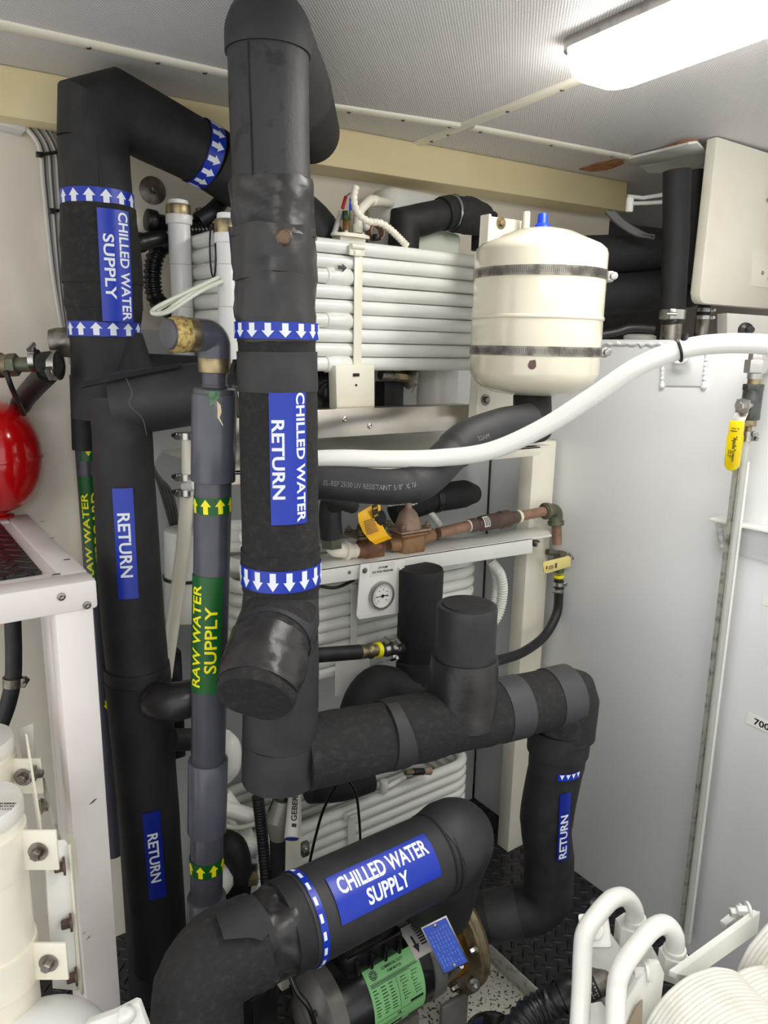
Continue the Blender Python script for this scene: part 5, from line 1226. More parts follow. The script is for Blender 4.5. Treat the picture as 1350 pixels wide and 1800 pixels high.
# ================================================================== pump on its tray
MY, MZ = .99, .39
mp_ = lambda x, dy=0, dz=0: V((x, MY + dy, MZ + dz))
X1 = V((1, 0, 0))
pump = thing('pump', 'black electric pump motor with green rating label and bronze volute on a metal tray', 'pump', V((.70, MY, .20)))
b = B(); lathe(b, mp_(.60), X1, [(0, .079), (.004, .0815), (.196, .0815), (.20, .079)], 56); fin('motor_shell', b, BLACKG, pump)
b = B(); lathe(b, mp_(.545), X1, [(0, 0), (.0, .030), (.002, .036), (.004, .040), (.012, .062), (.020, .076), (.028, .0845), (.058, .0845), (.060, .080)], 56); eb = fin('end_bell', b, MOTG, pump)
b = B(); lathe(b, mp_(.544), X1, [(-.002, 0), (-.002, .018), (.002, .028), (.006, .028)], 32); fin('end_cap', b, MOTG, eb)
for a in (40, 130, 220, 310):
    t = math.radians(a); c = mp_(.553, math.cos(t) * .052, math.sin(t) * .052)
    b = B(); box(b, c, .010, .020, .012, ay=V((0, math.cos(t), math.sin(t))), az=V((0, -math.sin(t), math.cos(t))), bev=.003); fin('vent_slot', b, PLASB, eb)
b = B(); lathe(b, mp_(.80), X1, [(0, .080), (.002, .083), (.030, .083), (.034, .066), (.04, .06)], 48); fin('front_plate', b, MOTG, pump)
# conduit box and ribs on top
b = B(); box(b, mp_(.685, .01, .098), .13, .10, .05, bev=.010); cb = fin('conduit_box', b, BLACKG, pump)
for i in range(4):
    b = B(); box(b, mp_(.640 + i * .032, -.043, .098), .008, .010, .034, bev=.003); fin('rib', b, BLACKG, cb)
# bracket and volute
b = B(); lathe(b, mp_(.835), X1, [(0, .055), (.0, .060), (.012, .050), (.035, .046), (.055, .062), (.058, .082), (.066, .084), (.066, 0)], 40); fin('adapter', b, BRONZE, pump)
for a in (35, 145, 215, 325):
    t = math.radians(a); d_ = V((0, math.cos(t), math.sin(t))); c = mp_(.862) + d_ * .066
    b = B(); box(b, c, .066, .012, .030, ay=d_, az=V((0, -math.sin(t), math.cos(t))), bev=.003); fin('adapter_arm', b, BRONZE, pump)
b = B(); lathe(b, mp_(.898), X1, [(0, .06), (.0, .100), (.006, .106), (.018, .108), (.024, .104), (.034, .092), (.046, .070), (.050, .050), (.070, .048), (.070, 0)], 56); rough(b, .002, 25); fin('volute', b, BRONZED, pump)
b = B(); tube(b, spline([mp_(.922, .02, .06), mp_(.918, -.005, .11), mp_(.905, -.02, .16)], 5), [.034] * 6 + [.03] * 10, 24); rough(b, .0012, 40); fin('discharge_neck', b, BRONZED, pump)
b = B(); cyl(b, mp_(.892), mp_(.902), .111, bev=.002); fin('flange', b, BRONZED, pump)
for a in range(0, 360, 45):
    t = math.radians(a + 20); b = B(); hexbolt(b, mp_(.893) + V((0, math.cos(t) * .097, math.sin(t) * .097)), -X1, .0065, .012); fin('bolt', b, STEEL, pump)
# foot
b = B(); abox(b, .64, .78, MY - .06, MY + .06, .205, MZ - .07, bev=.004); abox(b, .63, .79, MY - .085, MY + .085, .198, .206, bev=.002); fin('foot', b, MOTG, pump)
b = B(); abox(b, .83, .90, MY - .07, MY - .06, .20, MZ - .08, bev=.002); fin('support_leg', b, MOTG, pump)
# green rating label and its sub labels
s_ = Cyl(mp_(.655), X1, V((0, -.75, .66)), .0817, 'along')
lw, lh = .118, .116
o = sticker('rating_label', s_, 0, lw, -.083, lh - .083, LABG, pump, lift=.0006)
top_ = lh - .083
lettering(s_, [('COMMERCIAL DUTY', .038, .088, top_ - .013, top_ - .008), ('PUMP MOTOR', .048, .080, top_ - .021, top_ - .0165)], LETB, o, lift=.0014, bold=.01)
b = B(); disc2(b, .018, top_ - .014, .0085); onto(b, s_, .0014, .0002, .004); em = fin('emblem', b, LETB, o, smooth=False)
b = B()
n = 10
for i in range(n):
    t0, t1 = 2 * math.pi * i / n, 2 * math.pi * (i + .6) / n
    poly2(b, [(.018 + r * math.cos(t), top_ - .014 + r * math.sin(t)) for r, t in ((.0058, t0), (.0075, t0), (.0075, t1), (.0058, t1))])
rect2(b, .0145, .0158, top_ - .0175, top_ - .0105); rect2(b, .0172, .0185, top_ - .0175, top_ - .0105); rect2(b, .0199, .0212, top_ - .0175, top_ - .0105)
onto(b, s_, .0018, .0002, .004); fin('emblem_mark', b, LABG, em, smooth=False)
b = B()
for k in range(2): rect2(b, .004, lw - .004, top_ - .0265 - k * .0036, top_ - .0258 - k * .0036)
rng = random.Random(3)
for k in range(2): rect2(b, .006, lw - .006 - .02 * k, top_ - .0288 - k * .0036, top_ - .0278 - k * .0036)
for k in range(9):
    for j in range(3):
        w_ = rng.uniform(.007, .013); rect2(b, .006 + j * .0175, .006 + j * .0175 + w_, top_ - .0382 - k * .0055, top_ - .0366 - k * .0055)
for k in range(8):
    for j in range(2):
        w_ = rng.uniform(.006, .014); x_ = .064 + j * .026 + rng.uniform(0, .006); rect2(b, x_, x_ + w_, top_ - .0385 - k * .0055, top_ - .0374 - k * .0055)
        rect2(b, x_, x_ + .0010, top_ - .0400 - k * .0055, top_ - .0365 - k * .0055)
rect2(b, .059, .0596, top_ - .088, top_ - .033); rect2(b, .004, lw - .004, top_ - .0925, top_ - .0918)
rect2(b, .082, .112, top_ - .090, top_ - .085)
rect2(b, .006, .05, top_ - .1085, top_ - .1078); rect2(b, .006, .07, top_ - .1045, top_ - .1038)
onto(b, s_, .0014, .0002, .003); fin('print', b, LETB, o, smooth=False)
b = B(); rect2(b, .010, .028, top_ - .1145, top_ - .1105); onto(b, s_, .0014, .0002, .003); fin('orange_bar', b, TAGY, o, smooth=False)
lettering(s_, [('UL', .052, .061, top_ - .1010, top_ - .0945)], LETB, o, lift=.0014, bold=.03)
o = sticker('small_label', s_, .066, .118, -.101, -.085, LABG, pump, lift=.0006)
b = B(); [rect2(b, .082, .115, -.0905 - .004 * i, -.089 - .004 * i) for i in range(3)]; onto(b, s_, .0014, .0002, .003); fin('print', b, LETB, o, smooth=False)
o = sticker('small_label', s_, .002, .062, -.115, -.095, LABG, pump, lift=.0006)
b = B(); [rect2(b, .022, .058, -.1005 - .004 * i, -.099 - .004 * i) for i in range(3)]; onto(b, s_, .0014, .0002, .003); fin('print', b, LETB, o, smooth=False)
# grey rotation arrow label
s2 = Cyl(mp_(.765), X1, V((0, -.35, .93)), .083, 'along')
o = sticker('rotation_label', s2, 0, .056, -.034, .030, PAPERG, pump, lift=.0008)
b = B(); poly2(b, [(p + .014, q - .010) for p, q in arrow_pts(0, 0, .015, .032, -1, .3)]); [rect2(b, .026, .052, .022 - .0055 * i, .0245 - .0055 * i) for i in range(8)]; onto(b, s2, .0016, .0002, .003); fin('print', b, LETB, o, smooth=False)
# blue maker's plate standing off the front
dq_ = dep(PH(788, 1660, 1.12)); q = [PD(752, 1626, dq_), PD(798, 1604, dq_), PD(825, 1692, dq_), PD(780, 1714, dq_)]
b = B(); nn = (q[1] - q[0]).cross(q[3] - q[0]).normalized(); nn = nn if nn.dot(CAM - q[0]) > 0 else -nn
s_ = Flat(q[3], q[2] - q[3], q[0] - q[3]); w_, h_ = (q[2] - q[3]).length, (q[0] - q[3]).length
prism(b, [s_.map(x, y, 0) for x, y in ((0, 0), (w_, 0), (w_, h_), (0, h_))], -s_.n * .002, bev=.0006); pl = fin('name_plate', b, STEEL, pump)
o = sticker('blue_field', s_, .0025, w_ - .0025, .003, h_ - .003, PLATEB, pl, lift=.0002, thick=.0004)
b = B()
for i in range(7):
    x_ = w_ * (.14 + .115 * i)
    for k in range(9):
        if rng.random() < .8: rect2(b, x_, x_ + .0014, h_ * (.12 + .085 * k), h_ * (.12 + .085 * k) + h_ * rng.uniform(.03, .07))
onto(b, s_, .0007, .0002); fin('embossed_print', b, PLATET, o, smooth=False)
for y in (.08, .92):
    b = B(); screw(b, s_.map(w_ * .5, h_ * y, .0005), s_.n, .0035); fin('screw', b, STEEL, pl)
b = B(); tube(b, [q[2].lerp(q[3], .3), mp_(.85, -.06, -.03)], .004, 8); fin('plate_stay', b, STEEL, pump)
b = B(); hexbolt(b, PH(832, 1728, 1.15), -FH, .007, .012); fin('bolt', b, STEEL, pump)
# tray
tray = thing('drip_tray', 'dirty shallow metal drip tray under the pump', 'tray', V((.75, .98, FLZ)))
tz = .235
c0 = PZ(954, 1745, tz); c1 = PZ(892, 1682, tz); xr, yf, yb = c0.x, c0.y, c1.y + .12
xl = .5
b = B(); abox(b, xl, xr, yf, yb, FLZ + .004, FLZ + .010); fin('bottom', b, SPECK, tray)
for args in ((xr - .004, xr, yf, yb), (xl, xr - .004, yf, yf + .004), (xl, xr - .004, yb - .004, yb), (xl, xl + .004, yf, yb)):
    b = B(); abox(b, *args, FLZ + .004, tz, bev=.001); fin('tray_side', b, GALV, tray)
# black dome in front
bd_ = thing('black_dome', 'glossy black domed cover at the bottom edge in front of the tray', 'cover', PH(870, 1830, 1.0))
b = B(); c = PH(868, 1826, 1.0); lathe(b, c - V((0, 0, .05)), V((0, 0, 1)), [(0, .055), (.03, .055), (.055, .048), (.07, .034), (.078, .014), (.079, 0)], 40); fin('cover', b, BLACKG, bd_)
b = B(); lathe(b, c - V((0, 0, .03)), V((0, 0, 1)), [(0, .055), (0, .058), (.006, .058), (.006, .055)], 40); fin('rim', b, PLASB, bd_)
# black cables on the left of the pump
b = B(); tube(b, spline([PH(505, 1700, 1.08), PH(520, 1740, 1.06), PH(545, 1775, 1.05), PH(560, 1830, 1.05)], 6), .0045, 10); solo('black_cable', 'black cable curving down left of the pump motor end', 'cable', b, BLACKG)
b = B(); tube(b, spline([PH(440, 1755, .98), PH(480, 1728, .99), PH(520, 1706, 1.02), PH(545, 1690, 1.06)], 6), .0045, 10); solo('black_cable', 'black cable running from the foam elbow towards the pump motor', 'cable', b, BLACKG)
b = B(); abox(b, PH(420, 1740, 1.15).x, PH(478, 1740, 1.15).x, 1.02, 1.08, FLZ, PH(450, 1590, 1.15).z, bev=.005); solo('black_post', 'black post low between the foam elbow and the pump', 'post', b, BLACKG)

# ================================================================== white painted machine, lower right
wm = thing('ribbed_exhaust', 'white painted ribbed hose bundles on a bracket in the lower right corner', 'machine', PH(1290, 1830, .85))
def ribbed(A, Bp, r, n, name, r2=None):
    b = B(); d_ = Bp - A; L = d_.length; prof = [(-.006, r * .55), (-.006, r * .90), (-.001, r * 1.0)]
    for i in range(n):
        t = L * i / n; p_ = L / n
        k = r + ((r2 or r) - r) * i / n
        prof += [(t, k * 1.0), (t + p_ * .3, k * 1.026), (t + p_ * .7, k * 1.026), (t + p_ * .98, k)]
    prof += [(L, (r2 or r) * .6)]
    lathe(b, A, d_, prof, 56); rough(b, .0016, 35, 2); return fin(name, b, WHITEB, wm, ang=70)
A1 = PH(1222, 1796, .875); AXD = (-FH * .25 + _r * .085 + V((0, 0, -.01))); B1 = A1 + AXD
r1 = pr(112, A1)
g1_ = ribbed(A1, B1, r1, 44, 'ribbed_bundle')
A2 = PH(1396, 1694, 1.0); B2 = A2 + AXD * 1.5
g2_ = ribbed(A2, B2, pr(132, A2), 60, 'ribbed_bundle')
# saddle between the two bundles
A3 = PH(1306, 1778, .93); B3 = A3 + AXD * 1.3; ribbed(A3, B3, pr(96, A3), 54, 'ribbed_bundle')
# end bracket bar
bq = [PH(1176, 1705, .90), PH(1325, 1598, 1.03), PH(1336, 1604, 1.03), PH(1190, 1712, .90)]
bq2 = [PH(1190, 1712, .90), PH(1336, 1604, 1.03), PH(1332, 1640, 1.02), PH(1222, 1718, .91)]
b = B(); prism(b, bq, V((0, 0, -.010)), bev=.001); prism(b, bq2, V((.004, .004, -.001))); fin('bracket_bar', b, WHITE, wm)
b = B(); prism(b, [PH(1092, 1800, .86), PH(1098, 1762, .87), PH(1130, 1702, .90), PH(1142, 1692, .90), PH(1160, 1694, .90), PH(1168, 1712, .90), PH(1150, 1860, .84), PH(1090, 1860, .84)], FH * .008, bev=.001); fin('end_plate', b, WHITE, wm)
b = B(); prism(b, [PH(1100, 1812, .852), PH(1118, 1772, .862), PH(1130, 1760, .866), PH(1128, 1812, .85)], FH * .004); fin('plate_window', b, M('brown_shade', (150, 138, 118), .7), wm)
for x, y, h in ((1137, 1708, .90), (1316, 1600, 1.03), (1304, 1604, 1.035)):
    b = B(); hexbolt(b, PH(x, y, h), -_r, .008, .016); fin('bolt', b, WHITE, wm)
b = B(); box(b, PH(1279, 1620, 1.05), .028, .012, .010, bev=.001); fin('lug', b, WHITE, wm)
# valve cluster
vc = thing('valve_block', 'white painted valve block behind the two bent white tubes', 'valve', PH(1085, 1760, 1.0))
vh = .985
b = B(); tube(b, [PH(1040, 1640, vh + .02), PH(1065, 1690, vh + .02), PH(1100, 1760, vh)], [pr(24, PH(1060, 1690, vh)), pr(42, PH(1060, 1690, vh)), pr(50, PH(1060, 1690, vh))], 26, True, .008); rough(b, .004, 40, 1); rough(b, .002, 90, 3); fin('casting', b, WHITE, vc, ang=60)
b = B(); tube(b, [PH(1110, 1650, vh + .03), PH(1130, 1700, vh + .03), PH(1135, 1760, vh + .02)], [pr(28, PH(1060, 1690, vh)), pr(32, PH(1060, 1690, vh)), pr(26, PH(1060, 1690, vh))], 20, True, .008); rough(b, .003, 40, 6); fin('casting', b, WHITE, vc, ang=60)
b = B(); d_ = (PH(1030, 1632, vh - .06) - PH(1048, 1636, vh)).normalized(); c = PH(1046, 1636, vh - .03); box(b, c, .045, .045, .014, ax=_r, ay=d_.cross(_r).normalized(), az=d_, bev=.004); fin('cover', b, WHITE, vc)
b = B(); lathe(b, c + d_ * .006, d_, [(0, .014), (.004, .014), (.006, .012), (.006, .005), (.002, .004), (.002, 0)], 24); fin('plug', b, WHITE, vc)
b = B(); lathe(b, c + d_ * .009, d_, [(0, .0045), (.0012, .004), (.0012, 0)], 12); fin('plug_socket', b, CHECK, vc)
for x, y, h in ((1108, 1638, vh + .03), (1185, 1690, .945)):
    p0 = PH(x, y + 22, h); p1 = PH(x, y - 16, h)
    b = B(); cyl(b, zset(p1, p0.z), p1, pr(25, p0), seg=6, bev=.001); fin('union_nut', b, WHITE, vc)
b = B(); tube(b, [PH(1040, 1765, .95), PH(1050, 1800, .93), PH(1055, 1850, .91)], [.016, .022, .024], 18, True, .006); rough(b, .002, 60); fin('casting', b, WHITE, vc, ang=60)
b = B(); hexbolt(b, PH(1022, 1785, .95), -FH, .010, .014); fin('bolt', b, WHITE, vc)
def bent(label, pts, rpx):
    P = [PH(*p) for p in pts]; r = pr(rpx, P[1])
    o = thing('bent_white_tube', label, 'tube', P[-1])
    b = B(); tube(b, spline(P, 9), r, 24); fin('tube', b, WHITE, o)
    b = B(); p, q = P[0], P[1]; d_ = (q - p).normalized(); cyl(b, p - d_ * .002, p + d_ * .012, r * 1.22, bev=.001); fin('collar', b, WHITE, o)
bent('hooked white painted tube in the lower right, left and taller of two', [(1118, 1624, vh + .03), (1114, 1596, vh + .03), (1098, 1577, vh + .02), (1074, 1582, vh + .0), (1045, 1614, .96), (1028, 1642, .94), (1024, 1680, .925), (1022, 1740, .90), (1016, 1850, .85)], 15.5)
bent('hooked white painted tube in the lower right, right and shorter of two', [(1186, 1678, .945), (1186, 1645, .945), (1170, 1625, .94), (1145, 1634, .925), (1110, 1676, .89), (1090, 1710, .87), (1083, 1750, .855), (1080, 1860, .80)], 16)
# suction fitting with black hose
sf_ = thing('suction_hose', 'black corrugated hose with steel and printed black collar, left of the white tubes', 'hose', PH(1000, 1780, 1.0))
P0, P1 = PH(1072, 1712, .985), PH(990, 1750, .975); d_ = (P1 - P0)
b = B(); lathe(b, P0, d_, [(0, .020), (.004, .0245), (.026, .0245), (.028, .022)], 28); fin('steel_collar', b, STEELD, sf_)
b = B(); lathe(b, P0 + d_.normalized() * .027, d_, [(0, .0235), (.024, .0235), (.026, .020)], 28); cl = fin('printed_collar', b, PLASB, sf_)
s_ = Cyl(P0 + d_.normalized() * .027, d_, CAM - P0, .0237, 'ring'); b = B()
for k in range(5):
    for j in range(10):
        if rng.random() < .75: rect2(b, -.024 + j * .005, -.021 + j * .005, .003 + k * .004, .0048 + k * .004)
onto(b, s_, .0002, .0002, .004); fin('print', b, PAPERG, cl, smooth=False)
b = B(); lathe(b, P0 + d_.normalized() * .053, d_, [(0, .022), (.01, .027), (.03, .027), (.032, .022), (.04, .022)], 12); fin('coupling', b, PLASB, sf_)
b = B(); corrugate(b, spline([P0 + d_.normalized() * .085, PH(960, 1768, .975), PH(925, 1790, .96), PH(890, 1840, .93)], 8), .022, .009, .003); fin('hose', b, PLASB, sf_)
b = B(); hexbolt(b, PH(1138, 1720, .9), _r, .006, .01); solo('black_bolt', 'small dark bolt between the right bent tube and the end plate', 'bolt', b, PLASB)
b = B(); lathe(b, PH(1043, 1596, 1.06), V((0, -.6, 1)), [(0, .012), (.01, .012), (.014, .006), (.014, 0)], 16); fin('knob', b, PLASB, vc)
# ================================================================== white bench, left
ZTB = 1.262
pt = lambda x, y, z=ZTB: PZ(x, y, z)
cr = pt(170, 1018); yF = cr.y; xR = cr.x
xL, yBk = -.55, 1.58
bench = thing('bench', 'white painted steel bench with black diamond-plate top under the red tank', 'bench', V((0, 1.15, FLZ)))
zlo = PY(150, 1073, yF).z
print('BENCH', xR, yF, zlo)
b = B(); n = 6; rc = .006
abox(b, xL, xR, yF, yF + .05, zlo, ZTB, bev=.005); fin('front_rail', b, TABLE, bench)
b = B(); abox(b, xR - .04, xR, yF + .05, yBk, zlo, ZTB, bev=.004); fin('side_rail', b, TABLE, bench)
b = B(); abox(b, xL, xR - .04, yBk - .05, yBk, zlo, ZTB, bev=.004); fin('back_rail', b, TABLE, bench)
mx = pt(74, 1006); 
b = B(); abox(b, xL, xR - .04, yF + .048, yBk - .048, ZTB - .012, ZTB - .004); fin('top_plate', b, TABLE, bench)
b = B(); abox(b, xL, mx.x, pt(40, 1012).y + .004, pt(30, 903).y, ZTB - .005, ZTB + .001, bev=.0008); fin('diamond_mat', b, DIAM, bench)
for x, y in ((108, 1049), (153, 1064)):
    b = B(); screw(b, PY(x, y, yF - .0005), V((0, -1, 0)), .0060); fin('screw', b, STEELD, bench)
lx0, lx1 = PY(98, 1095, yF + .004).x, PY(165, 1085, yF + .004).x
b = B(); abox(b, lx0, lx1, yF + .004, yF + .05, FLZ, zlo + .002, bev=.002); fin('leg', b, TABLE, bench)
b = B(); abox(b, lx0 + .012, lx1, yF + .115, yF + .16, FLZ, zlo + .002, bev=.002); fin('leg', b, TABLE, bench)
b = B(); abox(b, xL, xL + .05, yF + .004, yF + .05, FLZ, zlo + .002, bev=.002); fin('leg', b, TABLE, bench)
b = B(); abox(b, lx0 + .014, lx0 + .02, yF + .05, yF + .20, FLZ, zlo); fin('side_panel', b, M('panel_bench', (206, 202, 202), .45), bench)
s_ = Flat(V((lx0, yF + .0035, FLZ)), V((1, 0, 0)), V((0, 0, 1)))
def chip(x, y, s, mat=STEELD):
    p = PY(x, y, yF + .004); u, v = p.x - lx0, p.z - FLZ
    b = B(); poly2(b, [(u - .006 * s, v - .003 * s), (u + .001 * s, v - .001 * s), (u + .007 * s, v + .004 * s), (u + .002 * s, v + .003 * s)]); onto(b, s_, .0002, .0003); fin('paint_chip', b, mat, bench, smooth=False)
chip(163, 1409, 1.0); chip(155, 1648, .6); chip(147, 1640, .4)
sT = Flat(V((0, yF, ZTB)), V((1, 0, 0)), V((0, 1, 0)))
for x, y, s in ((74, 917, .5), (117, 984, .7), (98, 1010, .8), (92, 946, .5)):
    p = pt(x, y); b = B(); u, v = p.x, p.y - yF; poly2(b, [(u - .008 * s, v - .003 * s), (u + .006 * s, v - .004 * s), (u + .009 * s, v + .003 * s), (u - .004 * s, v + .004 * s)]); onto(b, sT, .0003, .0003); fin('paint_chip', b, STEELD, bench, smooth=False)
# red tank
rc_ = PH(-14, 803, 1.40); rd = thing('red_tank', 'glossy red pressure tank on the white bench at the left edge', 'tank', zset(rc_, ZTB + .002))
rr_ = pr(98, rc_); 
b = B(); lathe(b, rc_ - V((0, 0, rr_)), V((0, 0, 1)), [(0, 0)] + [(rr_ * (1 - math.cos(t)), rr_ * .84 * math.sin(t) ** .72) for t in [math.pi * i / 26 for i in range(1, 26)]] + [(2 * rr_, 0)], 56); fin('tank_shell', b, RED, rd, ang=60)
b = B(); lathe(b, rc_ - V((0, 0, .004)), V((0, 0, 1)), [(0, rr_ * .83), (0, rr_ * .855), (.004, rr_ * .862), (.008, rr_ * .855), (.008, rr_ * .83)], 56); fin('seam_ring', b, RED, rd)
b = B(); lathe(b, zset(rc_, ZTB + .001), V((0, 0, 1)), [(0, .03), (.003, .03), (.006, .02), (max(.012, rc_.z - rr_ - ZTB + .012), .02)], 24); fin('foot', b, RED, rd)
# bronze fitting above the tank
bf = thing('bronze_fitting', 'green bronze pipe fitting with hose clamps above the red tank', 'fitting', PH(50, 660, 1.30))
fh_ = 1.30
b = B(); a0, a1 = PH(-30, 642, fh_), PH(96, 640, fh_); cyl(b, PH(28, 641, fh_), a1, pr(13, a0)); fin('pipe', b, PATINA, bf)
b = B(); cyl(b, PH(16, 642, fh_), PH(31, 641, fh_), pr(20, a0), seg=6, bev=.001); fin('nut', b, PATINA, bf)
b = B(); cyl(b, PH(4, 642, fh_), PH(17, 642, fh_), pr(19, a0), bev=.002); cyl(b, PH(-40, 642, fh_), PH(5, 642, fh_), pr(22, a0), bev=.002); fin('union', b, BRONZED, bf)
b = B(); lathe(b, PH(84, 641, fh_ - .01), -FH * .7 + _r * .7, [(-.01, .018), (.0, .022), (.008, .022), (.012, .016)], 20); rough(b, .002, 80); fin('hose_end', b, FOAMR, bf)
clamp(bf, PH(98, 642, fh_), _r, .024, .012, V((0, -1, -.4)))
clamp(bf, PH(62, 634, fh_), _r, .018, .010, V((0, -.6, 1)))
b = B(); tube(b, spline([PH(84, 655, fh_ + .02), PH(60, 680, fh_ + .08), PH(36, 712, fh_ + .18), PH(22, 760, fh_ + .25), PH(10, 800, fh_ + .26)], 6), pr(20, a0), 20); fin('hose', b, RUBBER, bf)
b = B(); tube(b, spline([PH(10, 652, 1.275), PH(22, 685, 1.29), PH(42, 728, 1.37)], 5), .0045, 10); solo('black_strap', 'thin black strap hanging from the bronze fitting to the red tank', 'strap', b, PLASB)
# cables and trunking on the wall at far left
for i in range(9):
    P = [PY(30 + 5 * i, 208 - (i % 3) * 3, 1.58), PY(68 + 4.2 * i, 255 + i, 1.57), PY(76 + 4.0 * i, 320, 1.57), PY(88 + 3.2 * i, 440, 1.57), PY(102 + 2.2 * i, 540, 1.58), PY(122 + i, 640, 1.59)]
    b = B(); tube(b, spline(P, 6), .0042 if i else .0045, 8); solo('wall_cable', 'grey cable in the bundle running down the wall left of the supply pipe', 'cable', b, (CABLE, CABLED, M('cable_mid_%d' % i, (150, 148, 144), .5))[i % 3], group='grey cables down the left wall')
for x0_, y0_, x1_, y1_, lb in ((66, 272, 104, 267, 'black cable tie round the grey cable bundle, near the beam'), (88, 371, 116, 369, 'black cable tie round the grey cable bundle, level with the arrow band')):
    b = B(); tube(b, [PY(x0_ + 4, y0_, 1.555), PY(x1_, y1_, 1.555)], .003, 8); box(b, PY(x0_ + 3, y0_, 1.553), .011, .010, .009, bev=.001); solo('cable_tie', lb, 'cable tie', b, PLASB)
b = B(); prism(b, [PY(-60, 192, 1.57), PY(46, 221, 1.57), PY(45, 230, 1.57), PY(-60, 204, 1.57)], V((0, .05, 0)), bev=.001); solo('cable_trunking', 'end of slim white cable trunking under the beam at the left edge', 'trunking', b, PVCW)
for i, (P, lb) in enumerate(([[(20, 205), (50, 212), (75, 240), (90, 275)], 'thick grey-beige conduit curving down under the beam at left'], [[(50, 208), (80, 225), (98, 255)], 'second grey-beige conduit under the beam, nearer the bent elbow'])):
    b = B(); tube(b, spline([PY(x, y, 1.59) for x, y in P], 6), .012, 14); solo('conduit', lb, 'conduit', b, M('conduit_beige_%d' % i, (196, 190, 176), .5))
# hose under the bench
uh = thing('black_hose', 'black rubber hose with clamp hanging under the white bench', 'hose', PY(10, 1300, 1.38))
P = [PY(22, 1080, 1.36), PY(24, 1150, 1.36), PY(22, 1200, 1.36), PY(10, 1250, 1.36), PY(-15, 1310, 1.36)]
b = B(); tube(b, spline(P, 6), pr(14, P[0]), 20); fin('hose', b, RUBBER, uh)
clamp(uh, PY(22, 1198, 1.36), V((.1, 0, 1)), pr(15, P[0]), .016, V((1, -.5, 0)), mat=STEELD)
# ------------------------------------------------ filter canisters with brackets, under the bench
def canister(label, cx, cy_top, cy_bot, rpx, h, txt=False):
    o = thing('filter_canister', label, 'canister', PH(cx, cy_bot, h), 'cream canisters under the bench' if False else None)
    tp = PH(cx, cy_top, h); bt_ = zset(tp, PH(cx, cy_bot, h).z); r = pr(rpx, tp); up = V((0, 0, 1)); H = tp.z - bt_.z
    b = B(); cyl(b, bt_, zset(tp, tp.z - .02), r, bev=.003, seg=48); fin('canister_body', b, CREAM, o)
    b = B(); lathe(b, zset(tp, tp.z - .022), up, [(0, r), (0, r * 1.04), (.018, r * 1.04), (.022, r * 1.0), (.022, 0)], 48); ld = fin('lid', b, WHITEB, o)
    return o, tp, bt_, r
o, tp, bt_, r_ = canister('cream filter canister with white lid at the lower left edge, near the bench leg', -40, 1412, 1790, 70, .84)
s_ = Flat(zset(tp, tp.z + .0005) + _r * .03, _r, V((FH.x, FH.y, 0)))
b = B()
for i in range(3):
    for k in range(7):
        x_ = -.002 + k * .0034; rect2(b, x_, x_ + rng.uniform(.0012, .0028), -.002 - i * .006, .0004 - i * .006)
onto(b, s_, 0, .0002); fin('worn_print', b, LETB, o, smooth=False)
def band(zc, h, name='clamp_band'):
    b = B(); lathe(b, zset(tp, zc), V((0, 0, 1)), [(-h / 2, r_), (-h / 2, r_ + .003), (h / 2, r_ + .003), (h / 2, r_)], 48)
    e0 = zset(tp, zc) + _r * (r_ + .001) - FH * .0; 
    box(b, e0 + _r * .020, .052, .004, h, ax=_r, ay=FH, bev=.001); q = fin(name, b, CREAM, o)
    b = B(); hexbolt(b, e0 + _r * .022 - FH * .003, -FH, .0075, .010); fin('bolt', b, STEELD, q)
    return e0
zb1 = PH(30, 1495, .84).z; zb2 = PH(40, 1690, .84).z
band(zb1, .058); band(zb2, .058)
o2, tp2, bt2, r2 = canister('second cream canister further back under the bench, half hidden behind the first', -45, 1300, 1560, 60, 1.0)
b = B(); zc = PH(20, 1365, 1.0).z; lathe(b, zset(tp2, zc), V((0, 0, 1)), [(-.03, r2), (-.03, r2 + .003), (.03, r2 + .003), (.03, r2)], 40); box(b, zset(tp2, zc) + _r * (r2 + .020), .05, .004, .058, ax=_r, ay=FH, bev=.001); q = fin('clamp_band', b, CREAM, o2)
b = B(); hexbolt(b, zset(tp2, zc) + _r * (r2 + .018) - FH * .003, -FH, .008, .008); fin('bolt', b, STEELD, q)
# bracket plate
bkp = thing('canister_bracket', 'cream steel bracket plate with brown bolts beside the bench leg', 'bracket', PH(110, 1730, .90))
q = [PH(77, 1482, .885), PH(112, 1478, .90), PH(120, 1490, .90), PH(137, 1742, .90), PH(92, 1738, .885), PH(84, 1600, .885)]
b = B(); prism(b, q, FH * .004, bev=.001); fin('plate', b, WHITE, bkp)
b = B(); prism(b, [PH(119, 1486, .898), PH(123, 1492, .898), PH(145, 1752, .898), PH(138, 1742, .898)], FH * .006, bev=.0006); fin('flange', b, CREAM, bkp)
b = B(); prism(b, [PH(70, 1400, .90), PH(77, 1482, .885), PH(95, 1738, .885), PH(88, 1690, .89)], FH * .004 + V((-.002, 0, 0))); prism(b, [PH(44, 1290, 1.02), PH(48, 1290, 1.02), PH(82, 1500, .892), PH(77, 1500, .892)], V((0, 0, -.05))); fin('rail', b, CREAM, bkp)
for x, y in ((115, 1522), (127, 1621), (136, 1716)):
    b = B(); hexbolt(b, PH(x, y, .893), -_r * .9 - FH * .4, .0072, .012); fin('bolt', b, CHECK, bkp)
b = B(); prism(b, [PH(118, 1468, .93), PH(130, 1466, .93), PH(137, 1540, .93), PH(124, 1544, .93)], FH * .003); fin('spacer', b, CREAM, bkp)
for x, y in ((70, 1418), (58, 1360)):
    b = B(); hexbolt(b, PH(x, y, .99), _r, .007, .012); fin('bolt', b, STEELD, bkp)
